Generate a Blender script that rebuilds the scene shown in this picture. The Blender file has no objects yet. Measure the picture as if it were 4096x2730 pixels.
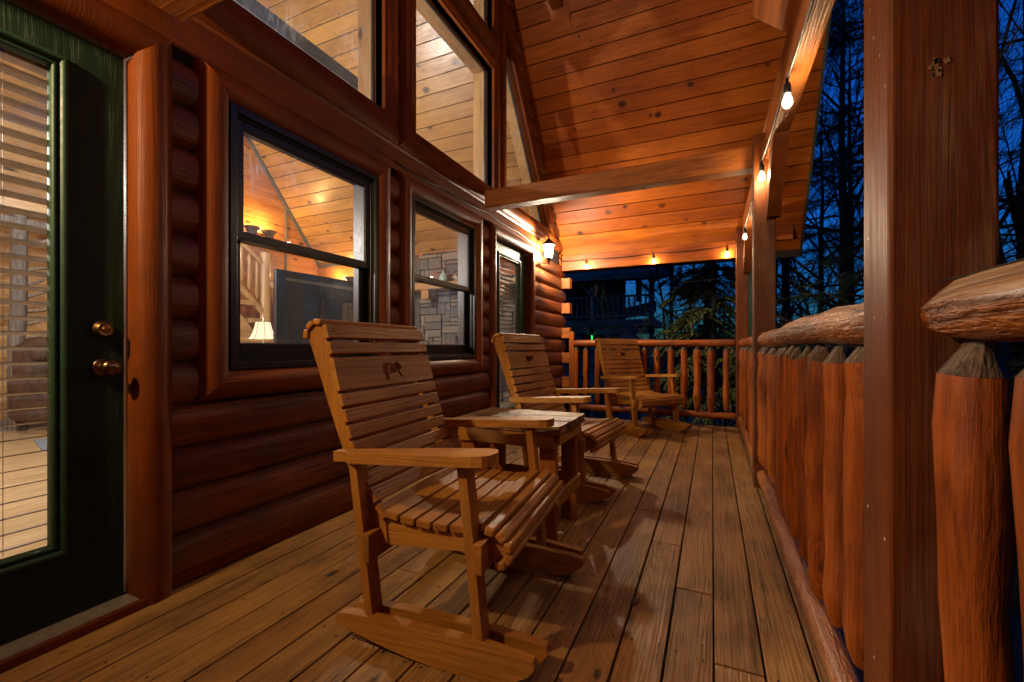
import bpy, math, random
from mathutils import Vector, Matrix, Euler, noise
from mathutils.geometry import tessellate_polygon
random.seed(11)
R = math.radians
PI = math.pi
scn = bpy.context.scene
COL = scn.collection
U = random.uniform

# ------------------------------------------------------------------ mesh kit
class MB:
    def __init__(s):
        s.v = []; s.f = []; s.m = []; s.s = []
    def add(s, vs, fs, mat=0, smooth=False):
        o = len(s.v)
        s.v += [tuple(p) for p in vs]
        for q in fs:
            s.f.append([i + o for i in q]); s.m.append(mat); s.s.append(smooth)
        return s
    def box(s, x0, y0, z0, x1, y1, z1, mat=0):
        vs = [(x0,y0,z0),(x1,y0,z0),(x1,y1,z0),(x0,y1,z0),(x0,y0,z1),(x1,y0,z1),(x1,y1,z1),(x0,y1,z1)]
        return s.add(vs, [(0,3,2,1),(4,5,6,7),(0,1,5,4),(1,2,6,5),(2,3,7,6),(3,0,4,7)], mat)
    def obox(s, c, size, M=None, mat=0):
        a, b, d = size[0]/2, size[1]/2, size[2]/2
        vs = [Vector(p) for p in ((-a,-b,-d),(a,-b,-d),(a,b,-d),(-a,b,-d),(-a,-b,d),(a,-b,d),(a,b,d),(-a,b,d))]
        if M: vs = [M @ p for p in vs]
        c = Vector(c)
        return s.add([p + c for p in vs], [(0,3,2,1),(4,5,6,7),(0,1,5,4),(1,2,6,5),(2,3,7,6),(3,0,4,7)], mat)
    def prism(s, poly, axis, a0, a1, mat=0, hole=None, smooth=False):
        """poly of 2D points extruded along axis; 'x': (y,z), 'y': (x,z), 'z': (x,y)"""
        def P(p, a):
            return (a, p[0], p[1]) if axis == 'x' else (p[0], a, p[1]) if axis == 'y' else (p[0], p[1], a)
        loops = [poly] + ([hole] if hole else [])
        flat = [p for l in loops for p in l]
        tris = tessellate_polygon([[Vector((p[0], p[1], 0)) for p in l] for l in loops])
        n = len(flat)
        vs = [P(p, a0) for p in flat] + [P(p, a1) for p in flat]
        fs = [tuple(t) for t in tris] + [tuple(i + n for i in reversed(t)) for t in tris]
        s.add(vs, fs, mat)
        k = 0
        for l in loops:
            m = len(l)
            vv = [P(p, a0) for p in l] + [P(p, a1) for p in l]
            s.add(vv, [(i, (i+1) % m, m + (i+1) % m, m + i) for i in range(m)], mat, smooth)
            k += m
        return s
    def tube(s, pts, rad, n=8, mat=0, smooth=True, caps=True, capmat=None, jit=0.0):
        pts = [Vector(p) for p in pts]
        if not isinstance(rad, (list, tuple)): rad = [rad]*len(pts)
        vs = []; prev = None
        ja = [1 + U(-jit, jit) for _ in range(n)]
        for i, p in enumerate(pts):
            t = (pts[min(i+1, len(pts)-1)] - pts[max(i-1, 0)])
            if t.length < 1e-9: t = Vector((0,0,1))
            t.normalize()
            if prev is None:
                ref = Vector((0,0,1)) if abs(t.z) < .9 else Vector((1,0,0))
                a = t.cross(ref).normalized()
            else:
                a = (prev - t*prev.dot(t))
                a = a.normalized() if a.length > 1e-6 else t.orthogonal().normalized()
            prev = a; b = t.cross(a)
            for k in range(n):
                th = 2*PI*k/n
                r = rad[i]*ja[k]*(1 + (U(-jit, jit)*.35 if jit else 0))
                vs.append(p + (a*math.cos(th) + b*math.sin(th))*r)
        fs = []
        for i in range(len(pts)-1):
            for k in range(n):
                fs.append((i*n+k, i*n+(k+1) % n, (i+1)*n+(k+1) % n, (i+1)*n+k))
        s.add(vs, fs, mat, smooth)
        if caps:
            cm = mat if capmat is None else capmat
            e = vs[-n:]; b0 = vs[:n]
            s.add(b0, [tuple(reversed(range(n)))], cm); s.add(e, [tuple(range(n))], cm)
        return s
    def lathe(s, prof, c=(0,0,0), n=24, mat=0, smooth=True):
        """prof of (r,z) round the z axis at c"""
        vs = []
        for r, z in prof:
            for k in range(n):
                th = 2*PI*k/n
                vs.append((c[0]+r*math.cos(th), c[1]+r*math.sin(th), c[2]+z))
        fs = [(i*n+k, i*n+(k+1) % n, (i+1)*n+(k+1) % n, (i+1)*n+k) for i in range(len(prof)-1) for k in range(n)]
        return s.add(vs, fs, mat, smooth)
    def xf(s, M):
        s.v = [tuple(M @ Vector(p)) for p in s.v]; return s

def build(name, mb, mats, parent=None, bevel=0, seg=2, subsurf=0, loc=None):
    if not isinstance(mats, (list, tuple)): mats = [mats]
    me = bpy.data.meshes.new(name)
    used_ = sorted({i for f in mb.f for i in f})
    if len(used_) < len(mb.v):
        remap = {o: k for k, o in enumerate(used_)}
        mb.v = [mb.v[o] for o in used_]; mb.f = [[remap[i] for i in f] for f in mb.f]
    me.from_pydata(mb.v, [], mb.f)
    for m in mats: me.materials.append(m)
    me.polygons.foreach_set('material_index', mb.m)
    me.polygons.foreach_set('use_smooth', mb.s)
    me.update()
    o = bpy.data.objects.new(name, me); COL.objects.link(o)
    if parent: o.parent = parent
    if loc: o.location = loc
    if subsurf:
        d = o.modifiers.new('s', 'SUBSURF'); d.levels = subsurf; d.render_levels = subsurf
    if bevel:
        b = o.modifiers.new('b', 'BEVEL'); b.width = bevel; b.segments = seg; b.limit_method = 'ANGLE'; b.angle_limit = R(35); b.harden_normals = False
    return o

def tag(o, label=None, cat=None, group=None, kind=None):
    if label: o['label'] = label
    if cat: o['category'] = cat
    if group: o['group'] = group
    if kind: o['kind'] = kind
    return o
def thing(name, label, cat, loc=(0,0,0), rz=0, group=None):
    o = bpy.data.objects.new(name, None); COL.objects.link(o)
    o.location = loc; o.rotation_euler = (0, 0, rz); o.empty_display_size = .1
    return tag(o, label, cat, group)
def copy_tree(o, parent=None):
    c = o.copy(); COL.objects.link(c)
    if parent: c.parent = parent
    for ch in list(o.children): copy_tree(ch, c)
    return c

# ------------------------------------------------------------------ materials
def newmat(name):
    m = bpy.data.materials.new(name); m.use_nodes = True
    t = m.node_tree; t.nodes.clear()
    return m, t
class NT:
    def __init__(s, t): s.t = t
    def n(s, ty, **kw):
        n = s.t.nodes.new(ty)
        for k, v in kw.items():
            if k.startswith('_'): n.inputs[int(k[1:])].default_value = v
            else: setattr(n, k, v)
        return n
    def l(s, a, b): s.t.links.new(a, b)
    def put(s, inp, v):
        if hasattr(v, 'is_linked') or isinstance(v, bpy.types.NodeSocket): s.l(v, inp)
        else: inp.default_value = v
    def m(s, op, a, b=0.0, c=None, clamp=False):
        n = s.t.nodes.new('ShaderNodeMath'); n.operation = op; n.use_clamp = clamp
        s.put(n.inputs[0], a); s.put(n.inputs[1], b)
        if c is not None: s.put(n.inputs[2], c)
        return n.outputs[0]
    def mix(s, fac, a, b, mode='MIX'):
        n = s.t.nodes.new('ShaderNodeMix'); n.data_type = 'RGBA'; n.blend_type = mode
        s.put(n.inputs[0], fac); s.put(n.inputs[6], a); s.put(n.inputs[7], b)
        return n.outputs[2]
    def ramp(s, v, lo, hi, a=0.0, b=1.0, smooth=True):
        n = s.t.nodes.new('ShaderNodeMapRange'); n.interpolation_type = 'SMOOTHSTEP' if smooth else 'LINEAR'
        s.put(n.inputs[0], v)
        for i, q in enumerate((lo, hi, a, b)): n.inputs[i+1].default_value = q
        return n.outputs[0]
    def noise(s, vec, scale, detail=2, rough=.5, dist=0):
        n = s.t.nodes.new('ShaderNodeTexNoise')
        s.l(vec, n.inputs['Vector']); n.inputs['Scale'].default_value = scale
        n.inputs['Detail'].default_value = detail; n.inputs['Roughness'].default_value = rough; n.inputs['Distortion'].default_value = dist
        return n.outputs[0]
    def scaled(s, vec, sx, sy, sz):
        n = s.t.nodes.new('ShaderNodeVectorMath'); n.operation = 'MULTIPLY'
        s.l(vec, n.inputs[0]); n.inputs[1].default_value = (sx, sy, sz)
        return n.outputs[0]
def rgb(c): return (c[0], c[1], c[2], 1)
def axv(axis, along, across):
    return tuple(along if a == axis else across for a in 'XYZ')

def wood(name, axis, light, dark, knots=.35, rough=.5, bump=.35, var=.3, ring=.55, fine=.5, dirt=0.0, dirtcol=(.03,.02,.015), coat=0.0, specks=0.0, kscale=1.0, spec=.4, sawn=0.0, worn=0.0, worncol=(.35,.28,.2), kvec=None, mid=.5, checks=0.0, hewn=0.0, rings=95):
    m, t = newmat(name); N = NT(t)
    tc = N.n('ShaderNodeTexCoord'); geo = N.n('ShaderNodeNewGeometry')
    rnd = geo.outputs['Random Per Island']
    cx = N.n('ShaderNodeCombineXYZ')
    N.l(N.m('MULTIPLY', rnd, 31.7), cx.inputs[0]); N.l(N.m('MULTIPLY', rnd, 17.3), cx.inputs[1]); N.l(N.m('MULTIPLY', rnd, 43.1), cx.inputs[2])
    va = N.n('ShaderNodeVectorMath', operation='ADD'); N.l(tc.outputs['Object'], va.inputs[0]); N.l(cx.outputs[0], va.inputs[1])
    P = va.outputs[0]
    # knots: columns of dark heartwood crossing the board
    kv = N.n('ShaderNodeTexVoronoi'); kv.feature = 'F1'
    N.l(N.scaled(P, *(kvec or axv(axis, 2.4*kscale, 5.5*kscale))), kv.inputs['Vector']); kv.inputs['Scale'].default_value = 1
    sep = N.n('ShaderNodeSeparateColor'); N.l(kv.outputs['Color'], sep.inputs[0])
    has = N.m('LESS_THAN', sep.outputs[0], knots)
    size = N.m('MULTIPLY_ADD', N.m('POWER', sep.outputs[1], 2.0), .16 if kvec else .13, .05 if kvec else .035)
    wobn = N.m('MULTIPLY', N.m('SUBTRACT', N.noise(P, 45, 2), .5), 1.1)
    dk = N.m('ADD', N.m('DIVIDE', kv.outputs['Distance'], size), wobn)
    knot = N.m('MULTIPLY', N.ramp(dk, .85, 1.5, 1, 0), has)
    kcore = N.m('MULTIPLY', N.ramp(dk, .55, .95, 1, 0), has)
    swirl = N.m('MULTIPLY', N.ramp(kv.outputs['Distance'], 0, .45, 1, 0), has)
    # growth rings, streaks, blotches
    nr = N.noise(N.scaled(P, *axv(axis, .45, 6.0)), 1.0, 2, .5, .25)
    ph = N.m('ADD', N.m('MULTIPLY', nr, rings), N.m('MULTIPLY', swirl, 16))
    rg = N.m('POWER', N.m('MULTIPLY_ADD', N.m('SINE', ph), .5, .5), 1.6)
    fn = N.ramp(N.noise(N.scaled(P, *axv(axis, 4, 170)), 1.0, 3, .6), .33, .67, smooth=False)
    ms = N.ramp(N.noise(N.scaled(P, *axv(axis, 1.1, 38)), 1.0, 4, .62), .3, .7, smooth=False)
    bl = N.ramp(N.noise(N.scaled(P, *axv(axis, 1.6, 5)), 1.0, 4, .6), .3, .7, smooth=False)
    fac = N.m('ADD', N.m('MULTIPLY', rg, ring), N.m('MULTIPLY', N.m('SUBTRACT', fn, .5), fine))
    fac = N.m('ADD', fac, N.m('MULTIPLY', N.m('SUBTRACT', ms, .5), mid*1.3))
    fac = N.m('ADD', fac, N.m('MULTIPLY', N.m('SUBTRACT', bl, .5), .8))
    fac = N.m('ADD', fac, .25, clamp=True)
    col = N.mix(fac, rgb(light), rgb([c*.8 for c in dark]))
    v = N.m('MULTIPLY_ADD', rnd, 2*var, 1-var)
    vv = N.n('ShaderNodeCombineXYZ')
    for i in range(3): N.l(N.m('POWER', v, (.8, 1.1, 1.3)[i]), vv.inputs[i])
    col = N.mix(1.0, col, vv.outputs[0], 'MULTIPLY')
    col = N.mix(N.m('MULTIPLY', N.m('MULTIPLY', swirl, swirl), .35), col, rgb([c*.5 for c in dark]))
    if kvec:
        k2 = N.n('ShaderNodeTexVoronoi'); N.l(N.scaled(P, *[q*1.9 for q in kvec]), k2.inputs['Vector']); k2.inputs['Scale'].default_value = 1
        s3 = N.n('ShaderNodeSeparateColor'); N.l(k2.outputs['Color'], s3.inputs[0])
        d2 = N.m('ADD', N.m('DIVIDE', k2.outputs['Distance'], N.m('MULTIPLY_ADD', s3.outputs[1], .12, .05)), N.m('MULTIPLY', wobn, 1.4))
        pin = N.m('MULTIPLY', N.ramp(d2, .5, 1.0, 1, 0), N.m('LESS_THAN', s3.outputs[0], knots*.35))
        col = N.mix(N.m('MULTIPLY', pin, .85), col, rgb([c*.15 for c in dark]))
    col = N.mix(N.m('MULTIPLY', knot, .8), col, rgb([c*.25 for c in dark]))
    col = N.mix(N.m('MULTIPLY', kcore, .9), col, rgb([c*.10+.003 for c in dark]))
    if worn:
        wn = N.noise(N.scaled(P, *axv(axis, 3, 11)), 1.0, 5, .65)
        wf = N.m('MULTIPLY', N.ramp(wn, .5, .72), N.m('MULTIPLY', ms, worn*1.6), clamp=True)
        col = N.mix(wf, col, rgb(worncol))
    if dirt:
        dn = N.noise(tc.outputs['Object'], 2.3, 6, .66)
        col = N.mix(N.m('MULTIPLY', N.ramp(dn, .42, .68), dirt), col, rgb(dirtcol))
    ck = None
    if checks:
        c1 = N.noise(N.scaled(P, *axv(axis, .9, 34)), 1.0, 3, .55, .15)
        ck = N.m('MULTIPLY', N.ramp(N.m('ABSOLUTE', N.m('SUBTRACT', c1, .5)), .006, .016, 1, 0), N.ramp(bl, .45, .7))
        ck = N.m('MULTIPLY', ck, checks)
        col = N.mix(ck, col, rgb([c*.12 for c in dark]))
    if specks:
        sv = N.n('ShaderNodeTexVoronoi'); N.l(tc.outputs['Object'], sv.inputs['Vector']); sv.inputs['Scale'].default_value = 34
        s2 = N.n('ShaderNodeSeparateColor'); N.l(sv.outputs['Color'], s2.inputs[0])
        sp = N.m('MULTIPLY', N.m('LESS_THAN', sv.outputs['Distance'], N.m('MULTIPLY', s2.outputs[1], .12)), N.m('LESS_THAN', s2.outputs[0], specks))
        col = N.mix(sp, col, (.55, .45, .34, 1))
    b = N.n('ShaderNodeBsdfPrincipled'); out = N.n('ShaderNodeOutputMaterial')
    N.l(col, b.inputs['Base Color']); N.l(b.outputs[0], out.inputs[0])
    rr = N.m('ADD', rough, N.m('MULTIPLY', N.m('SUBTRACT', bl, .5), .22), clamp=True)
    rr = N.m('ADD', rr, N.m('MULTIPLY', N.m('SUBTRACT', fn, .5), .18), clamp=True)
    N.l(rr, b.inputs['Roughness'])
    b.inputs['Specular IOR Level'].default_value = spec
    if coat:
        b.inputs['Coat Weight'].default_value = coat; b.inputs['Coat Roughness'].default_value = .25
    hgt = N.m('ADD', N.m('MULTIPLY', fn, -.5), N.m('MULTIPLY', rg, -.35))
    hgt = N.m('ADD', hgt, N.m('MULTIPLY', ms, -.5))
    hgt = N.m('ADD', hgt, N.m('MULTIPLY', knot, -.7))
    if ck is not None: hgt = N.m('ADD', hgt, N.m('MULTIPLY', ck, -1.6))
    if sawn:
        sw = N.noise(N.scaled(P, *axv(axis, 150, 7)), 1.0, 1, .5)
        hgt = N.m('ADD', hgt, N.m('MULTIPLY', sw, sawn))
    bp = N.n('ShaderNodeBump'); bp.inputs['Strength'].default_value = bump; bp.inputs['Distance'].default_value = .003
    N.l(hgt, bp.inputs['Height'])
    nrm = bp.outputs[0]
    if hewn:
        hv = N.noise(N.scaled(P, *axv(axis, 6, 26)), 1.0, 4, .6, .4)
        h2 = N.noise(N.scaled(P, *axv(axis, 22, 60)), 1.0, 3, .6, .6)
        b2 = N.n('ShaderNodeBump'); b2.inputs['Strength'].default_value = hewn; b2.inputs['Distance'].default_value = .02
        N.l(N.m('ADD', hv, N.m('MULTIPLY', h2, .3)), b2.inputs['Height']); N.l(bp.outputs[0], b2.inputs['Normal']); nrm = b2.outputs[0]
    N.l(nrm, b.inputs['Normal'])
    return m

def plain(name, col, rough=.5, metal=0, var=.15, bump=.1, scale=30, spec=.5, col2=None):
    m, t = newmat(name); N = NT(t)
    tc = N.n('ShaderNodeTexCoord')
    nz = N.noise(tc.outputs['Object'], scale, 4, .6)
    c2 = col2 or [c*(1-2*var) for c in col]
    cc = N.mix(N.ramp(nz, .3, .7), rgb(col), rgb(c2))
    b = N.n('ShaderNodeBsdfPrincipled'); out = N.n('ShaderNodeOutputMaterial')
    N.l(cc, b.inputs['Base Color']); N.l(b.outputs[0], out.inputs[0])
    N.l(N.m('ADD', rough, N.m('MULTIPLY', N.m('SUBTRACT', nz, .5), .25), clamp=True), b.inputs['Roughness'])
    b.inputs['Metallic'].default_value = metal; b.inputs['Specular IOR Level'].default_value = spec
    if bump:
        bp = N.n('ShaderNodeBump'); bp.inputs['Strength'].default_value = bump; bp.inputs['Distance'].default_value = .002
        N.l(nz, bp.inputs['Height']); N.l(bp.outputs[0], b.inputs['Normal'])
    return m

def emit(name, col, strength, transparent=0.0):
    m, t = newmat(name); N = NT(t)
    e = N.n('ShaderNodeEmission'); e.inputs[0].default_value = rgb(col); e.inputs[1].default_value = strength
    out = N.n('ShaderNodeOutputMaterial')
    if transparent:
        tr = N.n('ShaderNodeBsdfTransparent'); mx = N.n('ShaderNodeMixShader'); mx.inputs[0].default_value = transparent
        N.l(e.outputs[0], mx.inputs[1]); N.l(tr.outputs[0], mx.inputs[2]); N.l(mx.outputs[0], out.inputs[0])
    else: N.l(e.outputs[0], out.inputs[0])
    return m

def glass(name, dirt=.12, tint=(1,1,1)):
    """thin window pane: see-through, mirrors at grazing angles, dusty smears"""
    m, t = newmat(name); N = NT(t)
    tr = N.n('ShaderNodeBsdfTransparent'); tr.inputs[0].default_value = rgb(tint)
    gl = N.n('ShaderNodeBsdfGlossy'); gl.inputs['Roughness'].default_value = .015
    lw = N.n('ShaderNodeLayerWeight'); lw.inputs[0].default_value = .5
    mx = N.n('ShaderNodeMixShader'); N.l(N.m('MULTIPLY_ADD', N.m('POWER', lw.outputs[1], 5), .9, .04, clamp=True), mx.inputs[0]); N.l(tr.outputs[0], mx.inputs[1]); N.l(gl.outputs[0], mx.inputs[2])
    tc = N.n('ShaderNodeTexCoord')
    d1 = N.noise(tc.outputs['Object'], 2.2, 4, .6); d2 = N.noise(N.scaled(tc.outputs['Object'], 1, 60, 9), 1.0, 4, .7)
    d3 = N.noise(tc.outputs['Object'], 90, 2, .6)
    f = N.m('MULTIPLY', N.m('MULTIPLY', N.ramp(d1, .48, .8), N.ramp(d2, .35, .75)), dirt*1.6)
    f = N.m('ADD', f, N.m('MULTIPLY', N.ramp(d3, .68, .78), dirt*.7))
    f = N.m('ADD', f, dirt*.12, clamp=True)
    df = N.n('ShaderNodeBsdfDiffuse'); df.inputs[0].default_value = (.6,.65,.7,1)
    tl = N.n('ShaderNodeBsdfTranslucent'); tl.inputs[0].default_value = (.75,.8,.85,1)
    ad = N.n('ShaderNodeMixShader'); ad.inputs[0].default_value = .6; N.l(df.outputs[0], ad.inputs[1]); N.l(tl.outputs[0], ad.inputs[2])
    m2 = N.n('ShaderNodeMixShader'); N.l(f, m2.inputs[0]); N.l(mx.outputs[0], m2.inputs[1]); N.l(ad.outputs[0], m2.inputs[2])
    out = N.n('ShaderNodeOutputMaterial'); N.l(m2.outputs[0], out.inputs[0])
    return m

def leafmat(name, c1, c2):
    m, t = newmat(name); N = NT(t)
    geo = N.n('ShaderNodeNewGeometry')
    cc = N.mix(geo.outputs['Random Per Island'], rgb(c1), rgb(c2))
    b = N.n('ShaderNodeBsdfPrincipled'); out = N.n('ShaderNodeOutputMaterial'); b.inputs['Roughness'].default_value = .6
    N.l(cc, b.inputs['Base Color'])
    tl = N.n('ShaderNodeBsdfTranslucent'); N.l(cc, tl.inputs[0])
    mx = N.n('ShaderNodeMixShader'); mx.inputs[0].default_value = .25
    N.l(b.outputs[0], mx.inputs[1]); N.l(tl.outputs[0], mx.inputs[2]); N.l(mx.outputs[0], out.inputs[0])
    return m

W = {}
for a in 'XYZ':
    W['trim'+a] = wood('stained_trim_'+a, a, (.20,.044,.005), (.105,.020,.003), knots=.30, rough=.5, bump=.35, var=.14, ring=.12, fine=.3, mid=.22, dirt=.4, dirtcol=(.055,.024,.009), sawn=.45, spec=.18, checks=.18)
    W['beam'+a] = wood('beam_timber_'+a, a, (.36,.108,.016), (.22,.055,.008), knots=.7, kscale=.8, rough=.55, bump=.6, var=.12, ring=.25, fine=.45, mid=.4, sawn=.35, checks=.5)
    W['post'+a] = wood('post_timber_'+a, a, (.165,.040,.007), (.105,.024,.004), spec=.25, knots=.0, rough=.5, bump=.35, var=.1, ring=.18, fine=.28, mid=.12, dirt=.45, dirtcol=(.05,.022,.009), specks=.09, worn=.35, worncol=(.27,.15,.075), checks=.2)
    W['chair'+a] = wood('chair_stain_'+a, a, (.43,.180,.026), (.29,.102,.012), spec=.25, knots=.22, rough=.48, bump=.45, var=.18, ring=.27, fine=.3, mid=.18, kscale=1.6, worn=.25, worncol=(.46,.24,.07), dirt=.2, dirtcol=(.14,.045,.009))
    W['pine'+a] = wood('varnished_pine_'+a, a, (.50,.31,.13), (.34,.175,.055), knots=.6, rough=.35, bump=.25, var=.16, ring=.3, fine=.3, mid=.4, coat=.2)
    W['peel'+a] = wood('peeled_log_'+a, a, (.38,.088,.008), (.16,.028,.003), spec=.3, knots=.45, rough=.45, bump=.6, var=.25, ring=.3, fine=.4, mid=.5, kscale=1.5, coat=.12, worn=.12, dirt=.4, dirtcol=(.09,.021,.004), checks=.35, hewn=.28)
W['pineC'] = wood('room_ceiling_pine', 'X', (.38,.20,.052), (.25,.115,.026), knots=.55, kvec=(4.0,9.0,0), rough=.35, bump=.25, var=.18, ring=.2, fine=.3, mid=.4, coat=.2)
W['log'] = wood('wall_log', 'Y', (.22,.048,.006), (.105,.019,.002), knots=.3, kscale=.8, rough=.44, bump=.5, var=.2, ring=.25, fine=.45, mid=.7, dirt=.55, dirtcol=(.075,.042,.019), sawn=.3, spec=.4, checks=.45)
W['ceil'] = wood('ceiling_pine', 'X', (.41,.100,.009), (.24,.044,.004), knots=.45, kvec=(4.2,9.0,0), spec=.3, rough=.42, bump=.3, var=.32, ring=.2, fine=.35, mid=.55, coat=.05)
W['deck'] = wood('deck_board', 'Y', (.33,.160,.041), (.185,.082,.020), knots=.22, kvec=(7.0,3.2,0), rough=.52, bump=.9, var=.2, ring=.30, fine=.45, mid=.2, dirt=.45, dirtcol=(.075,.038,.017), specks=.05, worn=.35, worncol=(.36,.22,.10), spec=.3, checks=.5)
W['grey'] = wood('weathered_table', 'X', (.36,.17,.055), (.11,.045,.015), knots=.45, kvec=(2.6,8,0), rough=.45, bump=1.0, var=.15, ring=.6, fine=.6, mid=.9, dirt=.6, dirtcol=(.055,.028,.013), checks=.9)
W['cut'] = wood('cut_log_end', 'Z', (.13,.075,.04), (.055,.03,.016), knots=0, rough=.7, bump=1.0, var=.25, ring=.5, fine=.8, mid=.8, hewn=.6)
W['rail'] = wood('weathered_rail_Y', 'Y', (.34,.105,.018), (.16,.04,.006), knots=.4, rough=.42, bump=.9, var=.1, ring=.35, fine=.6, mid=.8, worn=.75, worncol=(.44,.31,.18), coat=.15, checks=.9, hewn=.7)
W['redY'] = wood('amber_wall_pine_Y', 'Y', (.42,.17,.04), (.27,.085,.016), knots=.5, kvec=(0,4,8), rough=.4, bump=.25, var=.16, ring=.2, fine=.3, mid=.4)
W['redX'] = wood('amber_wall_pine_X', 'X', (.42,.17,.04), (.27,.085,.016), knots=.5, kvec=(4,0,8), rough=.4, bump=.25, var=.16, ring=.2, fine=.3, mid=.4)
W['topface'] = wood('rail_flat_top', 'Y', (.20,.058,.016), (.12,.03,.008), knots=.1, rough=.5, bump=.5, var=.0, ring=.3, fine=.4, mid=.4, checks=.5)
W['chamfer'] = wood('rail_worn_chamfer', 'Y', (.36,.21,.11), (.22,.12,.06), knots=0, rough=.55, bump=.9, var=.0, ring=.5, fine=.6, mid=.6, checks=.3)
W['bark'] = wood('rail_rough_underside', 'Y', (.34,.10,.014), (.12,.028,.004), knots=.2, rough=.5, bump=.9, var=.0, ring=.4, fine=.6, mid=.8, hewn=1.0, coat=.15)
W['oak'] = wood('oak_floor', 'Y', (.55,.40,.22), (.40,.26,.12), knots=.1, rough=.25, bump=.15, var=.22, ring=.4, fine=.4, coat=.3)
W['tail'] = wood('log_tail', 'X', (.46,.13,.016), (.27,.06,.007), knots=.25, rough=.5, bump=.4, var=.1, ring=.3, fine=.4, checks=.7)
M_green = plain('green_door_paint', (.012,.026,.014), .42, var=.25, bump=.0)
def doorpaint():
    m, t = newmat('grained_green_door'); N = NT(t)
    tc = N.n('ShaderNodeTexCoord'); P = tc.outputs['Object']
    nr = N.noise(N.scaled(P, 1, 7, .6), 1.0, 2, .5, .4)
    rg = N.m('POWER', N.m('MULTIPLY_ADD', N.m('SINE', N.m('MULTIPLY', nr, 70)), .5, .5), 2)
    fn = N.noise(N.scaled(P, 5, 260, 7), 1.0, 3, .7)
    g = N.m('MULTIPLY', N.ramp(fn, .45, .72), N.m('MULTIPLY_ADD', rg, .8, .2))
    col = N.mix(g, (.010,.026,.012,1), (.036,.055,.026,1))
    ch = N.noise(P, 40, 3, .7); col = N.mix(N.m('MULTIPLY', N.ramp(ch, .74, .78), .5), col, (.12,.12,.09,1))
    b = N.n('ShaderNodeBsdfPrincipled'); out = N.n('ShaderNodeOutputMaterial'); N.l(col, b.inputs['Base Color']); N.l(b.outputs[0], out.inputs[0])
    b.inputs['Roughness'].default_value = .6; b.inputs['Specular IOR Level'].default_value = .25
    bp = N.n('ShaderNodeBump'); bp.inputs['Strength'].default_value = .8; bp.inputs['Distance'].default_value = .0015
    N.l(g, bp.inputs['Height']); N.l(bp.outputs[0], b.inputs['Normal'])
    return m
M_door = doorpaint()
M_greentrim = plain('green_glazing_bead', (.016,.058,.024), .5, var=.2, bump=.15)
M_sash = plain('black_sash', (.012,.013,.013), .35, var=.2, bump=.05, scale=80)
M_dark = plain('dark_gap', (.015,.008,.005), .9, bump=0)
M_brass = plain('aged_brass', (.46,.27,.09), .3, 1, var=.2, bump=.05, scale=60)
M_bronze = plain('worn_bronze_knob', (.30,.16,.09), .3, 1, var=.3, bump=.1, scale=50)
M_alu = plain('sill_aluminium', (.42,.36,.26), .4, .5, var=.15, bump=.1)
M_blind = plain('taupe_blind_slat', (.34,.27,.21), .5, var=.1, bump=.05)
M_black = plain('black_plastic', (.012,.012,.013), .4, bump=.05)
M_tv = plain('tv_case', (.022,.028,.036), .3, bump=.05, scale=200)
M_tvreflect = plain('tv_bezel_reflection', (.55,.68,.75), .25, bump=.0)  # pale blue reflection on the bezel, put into the base colour
M_white = plain('white_sticker', (.7,.7,.68), .5, bump=0)
M_iron = plain('black_iron', (.02,.016,.012), .45, .4, bump=.1)
M_glass = glass('window_glass', .13)
M_glass2 = glass('upper_window_glass', .16)
M_suede = plain('brown_suede', (.085,.052,.035), .8, var=.25, bump=.2, scale=9, spec=.2)
M_rug = plain('blue_grey_rug', (.2,.26,.33), .9, var=.3, bump=.8, scale=80)
M_carpet = plain('grey_carpet', (.3,.31,.33), .95, var=.2, bump=.6, scale=120)
M_bark = wood('grey_log_column', 'Z', (.17,.15,.13), (.085,.07,.06), knots=.2, rough=.5, bump=.8, var=.1, ring=.5, fine=.6)
M_twig = wood('driftwood_branch', 'Z', (.26,.2,.15), (.14,.1,.07), knots=.05, rough=.6, bump=.6, var=.2)
M_urn = plain('stoneware_urn', (.13,.075,.04), .6, var=.3, bump=.3, scale=40)
M_shade = emit('lit_lamp_shade', (1,.80,.48), .55)
M_shadetrim = plain('lamp_shade_rib', (.16,.15,.1), .6, bump=0)
M_pewter = plain('pewter_lamp_base', (.32,.32,.33), .3, .8, bump=.05)
M_vase = plain('pale_blue_vase', (.33,.48,.5), .25, var=.1, bump=0)
M_copper = plain('copper_candle_cup', (.5,.22,.12), .3, .8, bump=.05)
M_drift = plain('whitish_driftwood', (.5,.45,.38), .8, var=.2, bump=.6)
M_downspout = plain('green_downspout', (.05,.13,.075), .45, var=.1, bump=.05)
M_fasc = plain('dark_fascia', (.03,.018,.012), .6, var=.2, bump=.1)
M_lanternglass = emit('lantern_glass', (1,.80,.50), 22, transparent=.72)
M_bulbglass = emit('bulb_glow_glass', (1,.76,.45), 2.6, transparent=.8)
M_filament = emit('bulb_filament', (1,.9,.7), 60)
M_candle = emit('uplight_glow', (1,.66,.25), 12)
M_neigh = plain('unlit_neighbour_timber', (.17,.135,.13), .75, var=.2, bump=.1, scale=12)
M_greenled = emit('green_glow_stick', (.02,1,.12), 2.5)
M_litter = plain('leaf_litter', (.045,.033,.02), .95, var=.3, bump=.8, scale=6, col2=(.02,.018,.01))
M_barktree = plain('tree_bark', (.035,.027,.022), .9, var=.3, bump=.8, scale=25)
M_barklight = plain('pale_tree_bark', (.10,.085,.07), .9, var=.3, bump=.8, scale=25)
M_hem = leafmat('hemlock_sprays', (.08,.12,.03), (.22,.22,.07))
M_pine = leafmat('pine_needles', (.04,.09,.03), (.12,.19,.07))
M_pinedark = leafmat('dark_pine_needles', (.008,.018,.009), (.02,.035,.016))
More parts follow.
